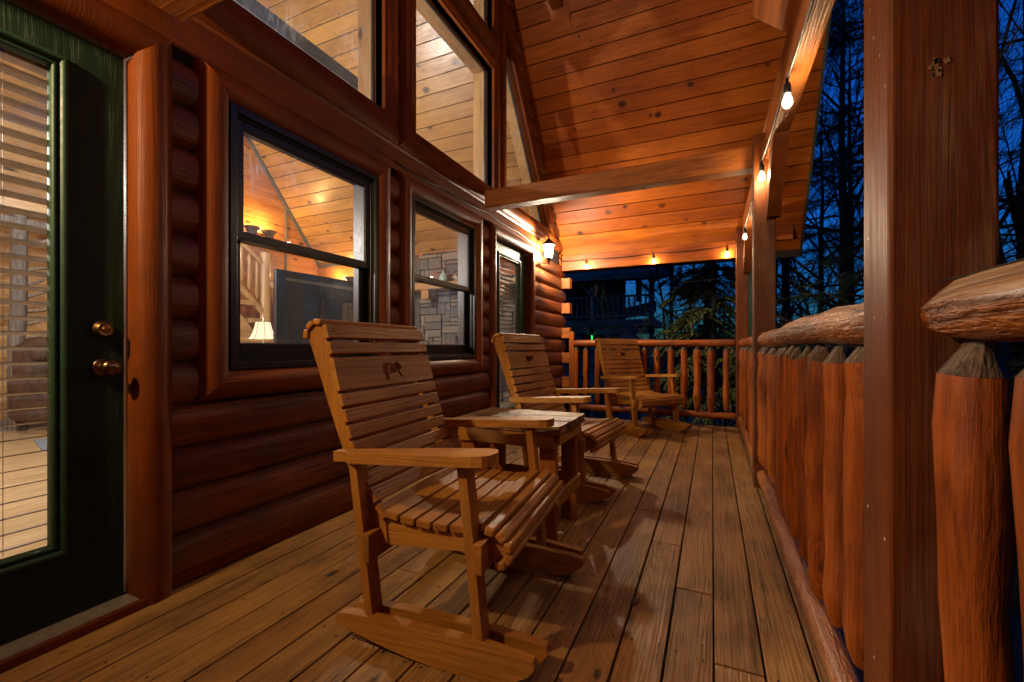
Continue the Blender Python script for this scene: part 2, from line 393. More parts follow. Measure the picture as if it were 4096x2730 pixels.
M_hill = plain('wooded_ridge', (.012,.018,.016), 1, var=.3, bump=1, scale=.8)

def stonemat():
    m, t = newmat('stacked_stone'); N = NT(t)
    geo = N.n('ShaderNodeNewGeometry'); tc = N.n('ShaderNodeTexCoord')
    r = geo.outputs['Random Per Island']
    col = N.mix(r, (.075,.08,.09,1), (.24,.20,.155,1))
    nz = N.noise(tc.outputs['Object'], 14, 5, .65)
    col = N.mix(N.m('MULTIPLY', N.ramp(nz, .35, .7), .5), col, (.17,.165,.16,1))
    b = N.n('ShaderNodeBsdfPrincipled'); out = N.n('ShaderNodeOutputMaterial'); N.l(col, b.inputs['Base Color']); N.l(b.outputs[0], out.inputs[0])
    b.inputs['Roughness'].default_value = .85
    bp = N.n('ShaderNodeBump'); bp.inputs['Strength'].default_value = 1; bp.inputs['Distance'].default_value = .03
    N.l(nz, bp.inputs['Height']); N.l(bp.outputs[0], b.inputs['Normal'])
    return m
M_stone = stonemat()
M_mortar = plain('mortar', (.06,.056,.05), .95, bump=.5, scale=60)

# ------------------------------------------------------------------ cabin
SL = 1.30                                   # roof slope dz/dy
def roofz(y): return 2.50 + SL*(6.28-y) if y > 2.5 else 2.50 + SL*(y+1.28)
def roofspan(z):                            # y-interval under the roof at height z
    d = (z-2.50)/SL
    return (-1.24, 6.24) if z < 2.50 else (-1.28+d, 6.28-d)
cabin = thing('log_cabin', 'stained log cabin with its covered porch, lit windows and green half-glass doors', 'cabin', (-2.05, 2.5, 0))
CB = Vector((2.05, -2.5, 0))                # world -> cabin-local
def part(name, mb, mats, parent=None, **k):
    """a piece of the cabin built in world coordinates; parent None = the cabin itself"""
    mb.v = [(p[0]+CB.x, p[1]+CB.y, p[2]+CB.z) for p in mb.v]
    return build(name, mb, mats, parent or cabin, **k)

D1 = [(-.02,0),(.935,0),(.935,2.165),(-.02,2.165)]
D2 = [(4.03,0),(4.985,0),(4.985,2.165),(4.03,2.165)]
W1 = [(1.292,.912),(2.275,.912),(2.275,2.152),(1.292,2.152)]
W2 = [(2.638,.912),(3.605,.912),(3.605,2.152),(2.638,2.152)]
hyp = lambda y: 3.27 + SL*(5.16-y)
UB, UT = 2.62, 3.85
T1 = [(1.04,UB),(2.33,UB),(2.33,UT),(1.04,UT)]
T2 = [(2.67,UB),(3.96,UB),(3.96,UT),(2.67,UT)]
T3 = [(4.25,UB),(5.66,UB),(4.25,hyp(4.25))]
R2 = [(2.67,4.18),(3.96,4.18),(3.96,hyp(3.96)-.1),(2.67,hyp(2.67)-.1)]
mir = lambda poly: [(5-y, z) for y, z in reversed(poly)]
T0, R1 = mir(T3), mir(R2)
OPEN = [D1, D2, W1, W2, T1, T2, T3, R2, T0, R1]

def cut(poly, z):                           # y-interval of a convex polygon at height z
    ys = []
    for i in range(len(poly)):
        (ya, za), (yb, zb) = poly[i], poly[(i+1) % len(poly)]
        if (za-z)*(zb-z) < 0: ys.append(ya + (yb-ya)*(z-za)/(zb-za))
    return (min(ys), max(ys)) if len(ys) >= 2 else None
def spans(z, grow=.04, h=.0):
    out = [roofspan(z)]
    for p in OPEN:
        cs = [q for q in (cut(p, z-h), cut(p, z), cut(p, z+h)) if q]
        if not cs: continue
        c = (min(q[0] for q in cs), max(q[1] for q in cs))
        a, b = c[0]-grow, c[1]+grow
        nx = []
        for (s, e) in out:
            if b <= s or a >= e: nx.append((s, e)); continue
            if a > s: nx.append((s, a))
            if b < e: nx.append((b, e))
        out = nx
    return [q for q in out if q[1]-q[0] > .02]

# logs of the gable wall
PITCH = .1843
wall = MB(); core = MB()
k = 0
while True:
    z0 = .03 + PITCH*k; z1 = z0 + PITCH
    if z0 > 7.0: break
    zc = (z0+z1)/2
    for (a, b) in spans(zc, .03, .088):
        if zc > 2.50:
            lo = roofspan(z1-.01); a = max(a, lo[0]-.1); b = min(b, lo[1]+.1)
        elif k % 2 == 1 and b > 6.2 and zc < 2.2: b = 6.43
        if 2.28 < zc < 2.46 and a < 5.1: continue          # the plate over the lower openings
        n = 9; vs = []; cnt = 0
        for y in (a, b):
            for i in range(n):
                s = i/(n-1); d = abs(2*s-1)
                x = -2.080 + .043*max(0.0, 1-d**2.9)**.6
                vs.append((x, y, z0 + .001 + (PITCH-.002)*s))
        fs = [(i, n+i, n+i+1, i+1) for i in range(n-1)]
        wall.add(vs, fs, 0, True)
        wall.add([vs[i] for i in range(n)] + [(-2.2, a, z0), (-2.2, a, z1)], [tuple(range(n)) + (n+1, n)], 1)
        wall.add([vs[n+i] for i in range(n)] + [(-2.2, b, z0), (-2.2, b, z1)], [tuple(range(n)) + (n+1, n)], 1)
    k += 1
z = 0.0
while z < 7.0:
    z1 = z + .0921
    for (a, b) in spans((z+z1)/2, .012, .045):
        rs = roofspan(z1)
        core.box(-2.225, max(a, rs[0]-.03), z, -2.083, min(b, rs[1]+.03), z1-.0005)
    z = z1
part('log_wall', wall, [W['log'], plain('log_end_dark', (.05,.035,.03), .7, bump=.4)])  # log end faces in a darker grey-brown
part('wall_core', core, [M_dark])
# return wall round the corner and the log tails that cross it
rw = MB()
for k in range(13):
    z0 = .03+PITCH*k
    rw.tube([(-9, 6.34, z0+PITCH/2), (-2.06, 6.34, z0+PITCH/2)], .098, 12)
part('return_log_wall', rw, [W['tail']])
for k in (2, 4, 6, 8, 10):
    zc = .03+PITCH*(k+.5)
    b = MB().box(-2.2, 6.245, zc-.076, -1.922, 6.365, zc+.076)
    b.box(-1.9225, 6.2445, zc+.004, -2.05, 6.2449, zc+.006, 0)
    part('log_tail', b, [W['tail']], bevel=.006)
# flat plate between lower and upper openings, skirting board, sill strip
pl = MB().box(-2.12, -1.2, 2.285, -2.058, 5.62, 2.462)
part('wall_plate', pl, [W['trimY']])
for (a, b) in ((1.065, 3.925), (5.19, 6.22)):
    part('skirting_board', MB().box(-2.12, a, .004, -2.052, b, .062), [W['trimY']], bevel=.004)

# --- trims
def offset(poly, d):
    n = len(poly); out = []
    for i in range(n):
        p0, p1, p2 = (Vector(poly[(i+j) % n]) for j in (-1, 0, 1))
        e1 = (p1-p0).normalized(); e2 = (p2-p1).normalized()
        n1 = Vector((e1.y, -e1.x)); n2 = Vector((e2.y, -e2.x))
        bis = (n1+n2).normalized(); c = max(.25, bis.dot(n1))
        out.append(tuple(p1 + bis*d/c))
    return out
HALFLOG = [(0,-2.095),(0,-2.040),(.05,-2.026),(.14,-2.014),(.27,-2.004),(.42,-2.0),(.58,-2.001),(.73,-2.006),(.86,-2.018),(.95,-2.032),(1,-2.045),(1,-2.095)]
def trim(poly, w, prof=HALFLOG, skip=(), xo=0.0):
    mb = MB(); rings = [offset(poly, t*w) for t, _ in prof]; n = len(poly)
    for i in range(n):
        if i in skip: continue
        j = (i+1) % n
        dy = abs(poly[j][0]-poly[i][0]); dz = abs(poly[j][1]-poly[i][1])
        vs = []
        for (t, x), rg_ in zip(prof, rings):
            a, b = rg_[i], rg_[j]
            if skip and i != 0:
                a = (a[0], max(a[1], .002)); b = (b[0], max(b[1], .002))
            vs += [(x+xo, a[0], a[1]), (x+xo, b[0], b[1])]
        fs = [(2*q, 2*q+1, 2*q+3, 2*q+2) for q in range(len(prof)-1)]
        mb.add(vs, fs, 0 if dy > dz else 1, True)
    return mb
def lining(poly, x0, x1, th, skip=()):
    mb = MB(); o = offset(poly, th); n = len(poly)
    for i in range(n):
        if i in skip: continue
        j = (i+1) % n
        horiz = abs(poly[j][0]-poly[i][0]) > abs(poly[j][1]-poly[i][1])
        a, b, c, d = poly[i], poly[j], o[j], o[i]
        vs = [(x, *p) for x in (x0, x1) for p in (a, b, c, d)]
        mb.add(vs, [(0,1,2,3),(7,6,5,4),(0,4,5,1),(1,5,6,2),(2,6,7,3),(3,7,4,0)], 0 if horiz else 1)
    return mb
def ring(mb, y0, z0, y1, z1, w, xa, xb, mat=0, wt=None, wb=None):
    wt = wt or w; wb = wb or w
    mb.box(xa, y0, z0, xb, y0+w, z1, mat); mb.box(xa, y1-w, z0, xb, y1, z1, mat)
    mb.box(xa, y0+w, z0, xb, y1-w, z0+wb, mat); mb.box(xa, y0+w, z1-wt, xb, y1-w, z1, mat)
TR = [W['trimY'], W['trimZ']]
# double-hung lower windows
for poly in (W1, W2):
    (y0, z0), (y1, z1) = poly[0], poly[2]
    fr = MB(); ring(fr, y0, z0, y1, z1, .032, -2.20, -2.022)
    ring(fr, y0+.032, z0+.032, y1-.032, z1-.032, .012, -2.20, -2.048)
    win = part('window', fr, [M_sash], bevel=.002)
    part('window_trim', trim(poly, .132), TR, win)
    zm = 1.553
    up = MB(); ring(up, y0+.044, zm-.022, y1-.044, z1-.044, .042, -2.088, -2.056, wb=.040)
    ring(up, y0+.082, zm+.016, y1-.082, z1-.082, .008, -2.084, -2.062)
    up.box(-2.053, y0+.044, zm-.012, -2.060, y1-.044, zm+.004)
    part('sash', up, [M_sash], win, bevel=.003)
    lo = MB(); ring(lo, y0+.044, z0+.044, y1-.044, zm+.018, .050, -2.128, -2.094, wb=.078, wt=.036)
    ring(lo, y0+.09, z0+.118, y1-.09, zm-.014, .008, -2.124, -2.099)
    part('sash', lo, [M_sash], win, bevel=.003)
    part('pane', MB().box(-2.0735, y0+.086, zm+.018, -2.0705, y1-.086, z1-.086), [M_glass], win)
    part('pane', MB().box(-2.1125, y0+.094, z0+.122, -2.1095, y1-.094, zm-.018), [M_glass], win)
    part('window_stop', lining([(y0-.003,z0-.003),(y1+.003,z0-.003),(y1+.003,z1+.003),(y0-.003,z1+.003)], -2.19, -2.034, .02), TR, win)
# fixed upper lights
for poly, w in ((T1,.165),(T2,.165),(T3,.15),(R2,.16),(T0,.15),(R1,.16)):
    g = MB(); o = poly
    g.prism(o, 'x', -2.122, -2.118)
    up = part('upper_window', lining(poly, -2.117, -2.012, .03), TR)
    part('window_trim', trim(poly, w), TR, up)
    part('pane', g, [M_glass2], up)
    part('inner_lining', lining(poly, -2.255, -2.123, .03), [W['pineY'], W['pineZ']], up)
    bead = lining(offset(poly, -.001), -2.1178, -2.108, .012)
    part('glazing_bead', lining(offset(poly, -.006), -2.132, -2.108, .0055), [M_black, M_black], up)

# --- doors
def door(poly, knob):
    (y0, z0), (y1, z1) = poly[0], poly[2]
    X = -2.10; zb = .052
    a, b = y0+.012, y1-.012
    gy0, gy1, gz0, gz1 = (a+.205, b-.207, .318, 2.005)
    d = MB()
    hole = [(gy0-.01, gz0-.01), (gy1+.01, gz0-.01), (gy1+.01, gz1+.01), (gy0-.01, gz1+.01)]
    d.prism([(a, zb), (b, zb), (b, z1-.012), (a, z1-.012)], 'x', X-.044, X, 0, hole=hole)
    dr = part('door', d, [M_door], bevel=.002)
    GP = [(0,X-.03),(0,X+.004),(.12,X+.010),(.22,X+.010),(.30,X+.001),(.42,X+.001),(.5,X+.014),(.66,X+.020),(.80,X+.020),(.92,X+.012),(1,X+.006),(1,X-.002)]
    part('glazing_frame', trim([(gy0,gz0),(gy1,gz0),(gy1,gz1),(gy0,gz1)], .044, GP), [M_greentrim, M_greentrim], dr)
    part('pane', MB().box(X-.020, gy0-.004, gz0-.004, X-.017, gy1+.004, gz1+.004), [M_glass], dr)
    bl = MB(); z = gz0+.012; M = Matrix.Rotation(R(-11), 3, 'Y')
    while z < gz1:
        bl.obox((X-.075, (gy0+gy1)/2, z), (.049, gy1-gy0+.05, .0032), M); z += .0525
    bl.box(X-.105, gy0-.03, gz1-.005, X-.05, gy1+.03, gz1+.045)
    for yy in (gy0+.09, gy1-.10, gy1-.12):
        for xx in (X-.052, X-.098): bl.box(xx-.0008, yy, gz0, xx+.0008, yy+.0016, gz1)
    part('blind', bl, [M_blind], dr)
    th = MB().box(-2.20, y0-.01, .004, -2.012, y1+.02, .036, 0)
    part('threshold_board', MB().box(-2.15, y0-.06, .003, -2.008, y1+.022, .034), [W['trimY']], dr, bevel=.003)
    part('sill', MB().box(-2.16, y0, .0345, -2.014, y1, .044), [M_alu], dr, bevel=.002)
    part('weather_strip', MB().box(-2.14, y0, .0445, -2.102, y1, .0515), [M_black], dr)
    part('jamb', lining([(y0-.002,.05),(y1+.002,.05),(y1+.002,z1+.002),(y0-.002,z1+.002)], -2.16, -2.035, .02, skip=(0,)), TR, dr)
    part('casing', trim(poly, .128, skip=(0,)), TR, dr)
    if knob:
        yk = b-.067
        for nm, zk, mat in (('door_knob', .94, M_bronze), ('deadbolt', 1.083, M_brass)):
            h = MB(); s = 1
            if nm == 'door_knob':
                h.lathe([(0,0),(.034,0),(.034,.004),(.028,.010),(.014,.013),(.011,.02),(.011,.032),(.018,.038),(.0265,.048),(.029,.058),(.0275,.068),(.019,.077),(.008,.080),(0,.0805)], n=32)
            else:
                h.lathe([(0,0),(.034,0),(.034,.006),(.031,.012),(.024,.026),(.0225,.028),(.0215,.026),(.011,.0262),(.0105,.030),(0,.0305)], n=32)
            h.xf(Matrix.Rotation(R(90), 4, 'Y')); h.xf(Matrix.Translation((X+.001, yk, zk)))
            kb = part(nm, h, [mat], dr)
            if nm == 'deadbolt': part('keyhole', MB().box(X+.0312, yk-.0009, zk-.006, X+.0318, yk+.0009, zk+.006), [M_dark], dr)
        part('latch_plate', MB().box(X-.03, b+.001, .905, X-.004, b+.004, .97).box(X-.03, b+.001, 1.05, X-.004, b+.004, 1.115), [M_alu], dr)
    else:
        for zz in (.3, 1.1, 1.93):
            part('hinge', MB().tube([(X+.004, b+.006, zz-.045), (X+.004, b+.006, zz+.045)], .006, 10), [M_iron], dr)
    return dr
door(D1, True); door(D2, False)
# --- interior shell
part('interior_floor', MB().box(-9.0, -1.2, -.05, -2.2, 6.2, .055), [W['oak']])
iw = MB()
def boards_x(mb, X, y0, y1, z0, z1, sgn=1):          # horizontal boards on a wall facing +x
    z = z0
    while z < z1:
        t = min(z1, z+.165)
        mb.box(X-.03, y0, z, X, y1, t-.004); z += .165
def boards_y(mb, Y, x0, x1, z0, z1, s=1):
    z = z0
    while z < z1:
        t = min(z1, z+.165); mb.box(x0, Y, z, x1, Y+.03*s, t-.004); z += .165
boards_x(iw, -7.0, 4.0, 6.2, .055, 5.6)
part('interior_wall', iw, [W['redY']])
iw = MB(); boards_x(iw, -8.45, -1.2, 4.0, .055, 7.3); part('interior_wall', iw, [W['pineY']])
iw = MB(); boards_y(iw, 6.17, -7, -2.25, .055, 2.64); boards_y(iw, -1.2, -8.5, -2.25, .055, 2.6); boards_y(iw, 4.0, -8.45, -7.0, .055, 5.6)
part('interior_wall', iw, [W['redX']])
part('wall_joint_trim', MB().box(-6.999, 5.45, .06, -6.975, 5.48, 3.54), [M_bark])
M_slate = plain('dark_edge_trim', (.07,.075,.07), .5, bump=.05)
# sloping trim where the ceiling meets the far wall
n_ = Vector((0, SL, 1)).normalized()
def along_roof(mb, x0, x1, ya, yb, off0, off1, mat=0):
    """box lying under the far roof slope between ya and yb (ya nearer the ridge)"""
    vs = []
    for x in (x0, x1):
        for y, o in ((ya, off0), (yb, off0), (yb, off1), (ya, off1)):
            vs.append((x, y - n_.y*o, roofz(y) - n_.z*o))
    return mb.add(vs, [(0,1,2,3),(7,6,5,4),(0,4,5,1),(1,5,6,2),(2,6,7,3),(3,7,4,0)], mat)
part('ceiling_edge_trim', along_roof(MB(), -6.995, -6.94, 2.6, 6.17, .004, .03), [M_slate])
part('ceiling_edge_trim', MB().box(-6.95, 6.13, 2.555, -4.6, 6.165, 2.60), [M_slate])
part('interior_tie_beam', MB().box(-3.06, 1.0, 3.37, -2.94, 3.05, 3.48), [plain('blue_grey_beam', (.09,.115,.15), .4, bump=.1)], bevel=.004)  # beam in a dark blue-grey colour
part('ledge_shelf', MB().box(-6.998, 4.0, 2.80, -6.72, 5.45, 2.84), [W['pineY']], bevel=.004)
part('ledge_shelf', MB().box(-6.8, 5.85, 2.10, -4.75, 6.165, 2.14), [W['pineX']], bevel=.004)

# --- roof: one long slab of boards each side of the ridge; porch half and room half share it
def roof_side(x0, x1, far=True):
    mb = MB(); L = .1825; c = 1/math.sqrt(1+SL*SL)
    y = 6.505 if far else 6.505
    i = 0
    while y > 2.5:
        ya = y - L*c
        for (xa, xb) in ((x0, x1),):
            ys = (ya, y-.0085*c)
            dz = U(-.0006, .0006)
            vs = []
            for x in (xa, xb):
                for yy, o in ((ys[0], dz), (ys[1], dz), (ys[1], -.02), (ys[0], -.02)):
                    vs.append((x, yy - n_.y*o*1, 2.50+SL*(6.28-yy) - n_.z*o))
            mb.add(vs, [(0,1,2,3),(7,6,5,4),(0,4,5,1),(1,5,6,2),(2,6,7,3),(3,7,4,0)])
        y = ya
    if not far: mb.v = [(p[0], 5-p[1], p[2]) for p in mb.v]; mb.f = [list(reversed(q)) for q in mb.f]
    return mb
def inner(mb, mat, name): return part(name, mb, [mat], bevel=.0025, seg=1)
inner(roof_side(-2.085, 1.0), W['ceil'], 'porch_ceiling'); inner(roof_side(-2.085, 1.0, False), W['ceil'], 'porch_ceiling')
inner(roof_side(-9.0, -2.255), W['pineC'], 'room_ceiling'); inner(roof_side(-9.0, -2.255, False), W['pineC'], 'room_ceiling')
cover = MB()
for s in (1, -1):
    pr = [(6.56, 2.50+SL*(6.28-6.56)+.05), (2.5, 2.50+SL*3.78+.05), (2.5, 2.50+SL*3.78+.15), (6.62, 2.50+SL*(6.28-6.62)+.16)]
    if s < 0: pr = [(5-y, z) for y, z in pr]
    cover.prism(pr, 'x', -9.2, 1.02)
part('roof', cover, [M_fasc])
part('barge_board', along_roof(MB(), 1.0, 1.025, 2.5, 6.53, -.13, .02), [plain('green_barge_edge', (.05,.055,.035), .6, bump=.1)])
part('eave_board', MB().box(-9, 6.475, 2.155, 1.0, 6.515, 2.30), [M_fasc])
# --- porch timber frame
posts = []
for y0 in (-1.71, .948, 3.607, 6.15):
    pz = 2.56 if 3 < y0 < 4 else 2.52
    p = MB().box(.275, y0, -.6, .415, y0+.14, pz)
    posts.append(part('porch_post', p, [W['postZ']], bevel=.006))
kn = MB(); random.seed(4)
for i in range(9):
    c = Vector((.340+U(-.012,.012), .9478, 1.478+U(-.013,.013))); kn.obox(c, (U(.003,.008), .003, U(.004,.010)), Matrix.Rotation(U(-.6,.6), 3, 'Y'), 1 if i < 3 else 0)
part('knot_chip', kn, [plain('raw_wood_chip', (.26,.14,.05), .8), plain('old_knot_hole', (.03,.014,.007), .9)], posts[1])
for y0 in (.945, 3.737):
    part('tie_beam', MB().box(-2.005, y0, 2.367, .3 if y0 > 2 else .274, y0+.138, 2.535), [W['beamX']], bevel=.007)
part('header_beam', MB().box(.35, -1.7, 2.367, .44, 6.20, 2.64), [W['beamY']], bevel=.006)
for yp in (3.607, 6.15):
    part('knee_brace', MB().prism([(yp-.415,2.366),(yp-.05,1.935),(yp-.001,1.935),(yp-.001,2.13),(yp-.21,2.366)], 'x', .353, .437), [W['postZ']], bevel=.004)
part('diagonal_strut', MB().prism([(2.65,2.642),(5.1,4.01),(5.0,4.15),(2.4,2.80),(2.4,2.642)], 'x', .355, .435) if False else MB().prism([(2.65,2.642),(4.9,4.28),(4.78,4.43),(2.42,2.75),(2.42,2.642)], 'x', .355, .435), [W['beamY']], bevel=.004)
part('eave_beam', MB().box(-2.03, 6.20, 2.145, .275, 6.27, 2.37), [W['ceil']], bevel=.006)
part('eave_nailer', MB().box(-2.03, 6.272, 2.34, .9, 6.30, 2.52), [W['ceil']])
# timber that dies into the ceiling, with the boxed-in trim round it
kb = part('ceiling_beam', MB().box(-1.60, 2.4, 4.72, -1.47, 4.62, 4.86), [W['postY']], bevel=.005)
part('beam_collar', along_roof(MB(), -1.635, -1.42, 4.45, 4.69, .001, .012), [W['ceil']], kb)
# downspout behind the corner post
ds = MB()
for i in range(5): ds.box(.44+.011*i, 6.40, -.5, .449+.011*i, 6.46, 2.1)
ds.box(.442, 6.404, -.5, .492, 6.456, 2.1)
part('downspout', ds, [M_downspout])
# --- fireplace of stacked stone on the far wall
fp = MB(); gx0, gx1, cw, chh = -4.43, -2.35, .085, .062
nx, nz = int((gx1-gx0)/cw), int(2.52/chh)
used = [[False]*nz for _ in range(nx)]
fp.box(gx0, 6.02, .06, gx1, 6.165, 2.58, 1)
for j in range(nz):
    for i in range(nx):
        if used[i][j]: continue
        w, hgt = random.choice([(1,2),(2,1),(3,1),(2,2),(3,2),(4,2),(2,3),(1,3),(4,1),(3,3)])
        w = min(w, nx-i); hgt = min(hgt, nz-j)
        while any(used[i+a][j] for a in range(w)): w -= 1
        while any(used[i+a][j+b] for a in range(w) for b in range(hgt)): hgt -= 1
        for a in range(w):
            for b in range(hgt): used[i+a][j+b] = True
        g = .005; d = U(0, .03)
        fp.box(gx0+i*cw+g, 5.965+d, .06+j*chh+g, gx0+(i+w)*cw-g, 6.03, .06+(j+hgt)*chh-g, 0)
fire = part('stone_fireplace', fp, [M_stone, M_mortar], bevel=.009)
part('mantel', MB().box(-4.6, 5.72, 1.93, -2.4, 5.99, 2.035), [W['pineX']], fire, bevel=.012)
for x in (-4.15, -2.8):
    part('mantel_corbel', MB().box(x-.07, 5.72, 1.78, x+.07, 5.97, 1.929), [W['pineY']], fire, bevel=.015)
vt = MB().box(-3.72, 5.945, .35, -2.6, 5.965, 1.20)
for i in range(6): vt.box(-3.55, 5.938, .98+.03*i, -2.75, 5.944, .995+.03*i)
part('firebox_surround', vt, [M_tv], fire)
part('fireplace_edge_board', MB().box(-4.56, 5.99, .06, -4.44, 6.165, 2.5), [M_slate])
# --- log stair along the far room wall
st = part('log_staircase', MB().prism([(3.0,2.75),(3.0,2.5),(4.6,1.0),(5.8,-.1),(6.0,.06),(4.7,1.28)], 'x', -6.95, -6.88), [W['pineY']])
def lg(mb, pts, r): mb.tube(pts, r, 10, jit=.07); return mb
part('newel_post', lg(MB(), [(-6.3,4.56,.06),(-6.3,4.56,1.2),(-6.3,4.56,2.47)], .075), [W['pineZ']], st)
part('handrail', lg(MB(), [(-6.3,3.4,3.25),(-6.3,4.0,2.70),(-6.3,4.52,2.30)], .042), [W['pineY']], st)
part('handrail', lg(MB(), [(-6.3,3.4,2.66),(-6.3,4.0,2.06),(-6.3,4.54,1.53)], .048), [W['pineY']], st)
part('handrail', lg(MB(), [(-6.22,4.58,2.02),(-6.1,4.85,1.74),(-5.9,5.3,1.3)], .050), [W['pineY']], st)
for y, zt, zb in ((4.06,2.6,2.06),(4.175,2.51,1.97),(4.305,2.41,1.86),(4.425,2.32,1.75)):
    part('baluster', lg(MB(), [(-6.3,y,zt),(-6.3,y,zt-.05),(-6.3,y,zb+.05),(-6.3,y,zb)], [.015,.032,.032,.008]), [W['pineZ']], st)
for y, zt in ((4.68,1.80),(4.77,1.70),(4.85,1.60),(4.93,1.5)):
    part('baluster', lg(MB(), [(-6.2,y,zt),(-6.2,y,1.3),(-6.2,y,.9)], .034), [W['pineZ']], st)
for i in range(6):
    part('tread', MB().box(-6.88, 3.55+.25*i, 2.16-.26*i, -6.25, 3.86+.25*i, 2.23-.26*i), [W['pineX']], st, bevel=.006)
part('stringer', MB().prism([(3.4,2.2),(4.13,1.56),(4.42,1.20),(4.9,.7),(4.9,.35),(4.13,1.13),(3.4,1.85)], 'x', -6.36, -6.30), [W['pineY']], st)
part('stair_base_log', lg(MB(), [(-6.2,3.9,1.12),(-6.2,5.2,1.10)], .05), [W['pineY']], st)

# ------------------------------------------------------------------ deck
dk = MB(); joints = {-2: [2.39], -1: [1.97], 0: [1.549], -3: [2.82], -9: [1.607], -6: [4.4], -11: [3.3], 1: [3.9], -4: [.9, 4.9], -7: [.4, 3.05], -13: [2.2]}
joists = [-2.1+.406*i for i in range(21)]
for i in range(-15, 3):
    x0 = .005+.1465*i+.0035; x1 = x0+.1398
    if i == -15: x0 = -2.10
    if i == 2: x1 = .47
    cuts = [-2.3] + sorted(joints.get(i, [U(3, 5)])) + [6.226+U(-.004,.004)]
    for a, b in zip(cuts[:-1], cuts[1:]):
        dz = U(-.0012, .0012); sk = U(-.0012, .0012)
        dk.box(x0+sk, a+.0025, -.034+dz, x1+sk, b-.0025, 0+dz)
    for yj in joists:
        for xx in (x0+.025+U(-.008,.008), x1-.025+U(-.008,.008)):
            yy = yj+U(-.012,.012); r = U(.0025,.0042)
            dk.add([(xx+r*math.cos(q*PI/3), yy+1.5*r*math.sin(q*PI/3), .0022) for q in range(6)], [tuple(range(6))], 1)
deck = build('deck', dk, [W['deck'], M_dark], bevel=.0035, seg=2)
tag(deck, 'brown stained deck boards running the length of the porch', 'deck', kind='structure')
jm = MB()
for yj in joists: jm.box(-2.05, yj-.02, -.27, .45, yj+.02, -.036)
jm.box(.43, -2.3, -.27, .468, 6.2, -.036); jm.box(-2.05, 6.165, -.27, .45, 6.203, -.036)
tag(build('deck_joists', jm, [M_neigh]), 'dark joists carrying the deck boards from below', 'deck frame', kind='structure')

lfm = plain('dry_leaf', (.07,.035,.014), .8, var=.3)
for i, (x, y, lab) in enumerate(((-.275, 1.78, 'small curled dry leaf caught in a deck gap right of the nearest rocking chair'), (-.44, 3.13, 'tiny greenish sprig on the deck by the rocker of the middle chair'))):
    lf = MB()
    vs = [(-.022,0,.004),(-.008,.011,.012),(.012,.009,.009),(.028,0,.004),(.012,-.009,.010),(-.008,-.010,.007)]
    lf.add(vs, [(0,1,2,3,4,5)]); lf.tube([(.028,0,.004),(.04,.004,.006)], .0012, 5)
    o = build('fallen_leaf', lf, [lfm], loc=(x, y, .001)); o.rotation_euler.z = 1.2+i
    tag(o, lab, 'leaf')
# ------------------------------------------------------------------ log railings
def wob(p0, p1, n, r, jr=.06, jc=.006):
    p0, p1 = Vector(p0), Vector(p1); pts = []; rs = []
    for i in range(n):
        t = i/(n-1); e = 0 if i in (0, n-1) else 1
        pts.append(p0.lerp(p1, t) + Vector((U(-jc,jc), U(-jc,jc), U(-jc,jc)))*e); rs.append(r*(1+U(-jr,jr)))
    return pts, rs
def baluster_mb(x, y, z0, z1, r):
    mb = MB(); h = z1-z0
    zz = [0, .035, .10, .25, .4, .55, .7, .82, (h-.055)/h, 1.0]
    pts = []; rs = []
    for i, t in enumerate(zz):
        t = [0, .03/h, .09/h, .25, .4, .55, .7, .85, 1-.052/h, 1][i]
        e = 1 if 2 < i < 8 else 0
        pts.append((x+U(-.004,.004)*e, y+U(-.004,.004)*e, z0+h*t)); rs.append(r*(1+U(-.10,.10)*e))
    rs[0] *= .55; rs[1] *= .85
    mb.tube(pts[:-1], rs[:-1], 11, 0, True, True, None, jit=.10)
    # hewn tip
    n = 11; base = mb.v[9*n-n:9*n]
    c = Vector(pts[-1])
    top = [tuple(c + Vector(((b[0]-pts[-2][0])*.16, (b[1]-pts[-2][1])*.72, -.004))) for b in base]
    bb = [(b[0], b[1], b[2]+.0004) for b in base]
    mb.add(bb + top, [(k, (k+1) % n, n+(k+1) % n, n+k) for k in range(n)] + [tuple(range(n, 2*n))], 1, False)
    return mb
RB = [W['peelZ'], W['cut']]
def railing(name, label, loc, top, bottom, bal, topmat, botmat, r=.041):
    t = thing(name, label, 'railing', loc)
    L = Vector(loc)
    def sh(mb): mb.v = [tuple(Vector(p)-L) for p in mb.v]; return mb
    build('top_rail', sh(top), topmat, t)
    build('bottom_rail', sh(bottom), botmat, t)
    for (x, y) in bal:
        build('baluster', sh(baluster_mb(x+U(-.014,.014), y+U(-.014,.014), U(.165,.21), 1.027+U(-.008,.008), r*U(.86,1.12))), RB, t)
    return t
def rail_log(p0, p1, n, r, tip=True, jr=.05, jc=.005, sides=14, jit=.05, flat=0):
    pts, rs = wob(p0, p1, n, r, jr, jc)
    if tip:
        d = (pts[-1]-pts[0]).normalized()
        pts = [pts[0]+d*.0] + [pts[0]+d*.012, pts[0]+d*.035] + pts[1:-1] + [pts[-1]-d*.035, pts[-1]-d*.012, pts[-1]]
        rs = [r*.62, r*.85, r*.97] + rs[1:-1] + [r*.97, r*.85, r*.62]
    mb = MB().tube(pts, rs, sides, jit=jit)
    return mb
end_g = W['cut']
XR = .345
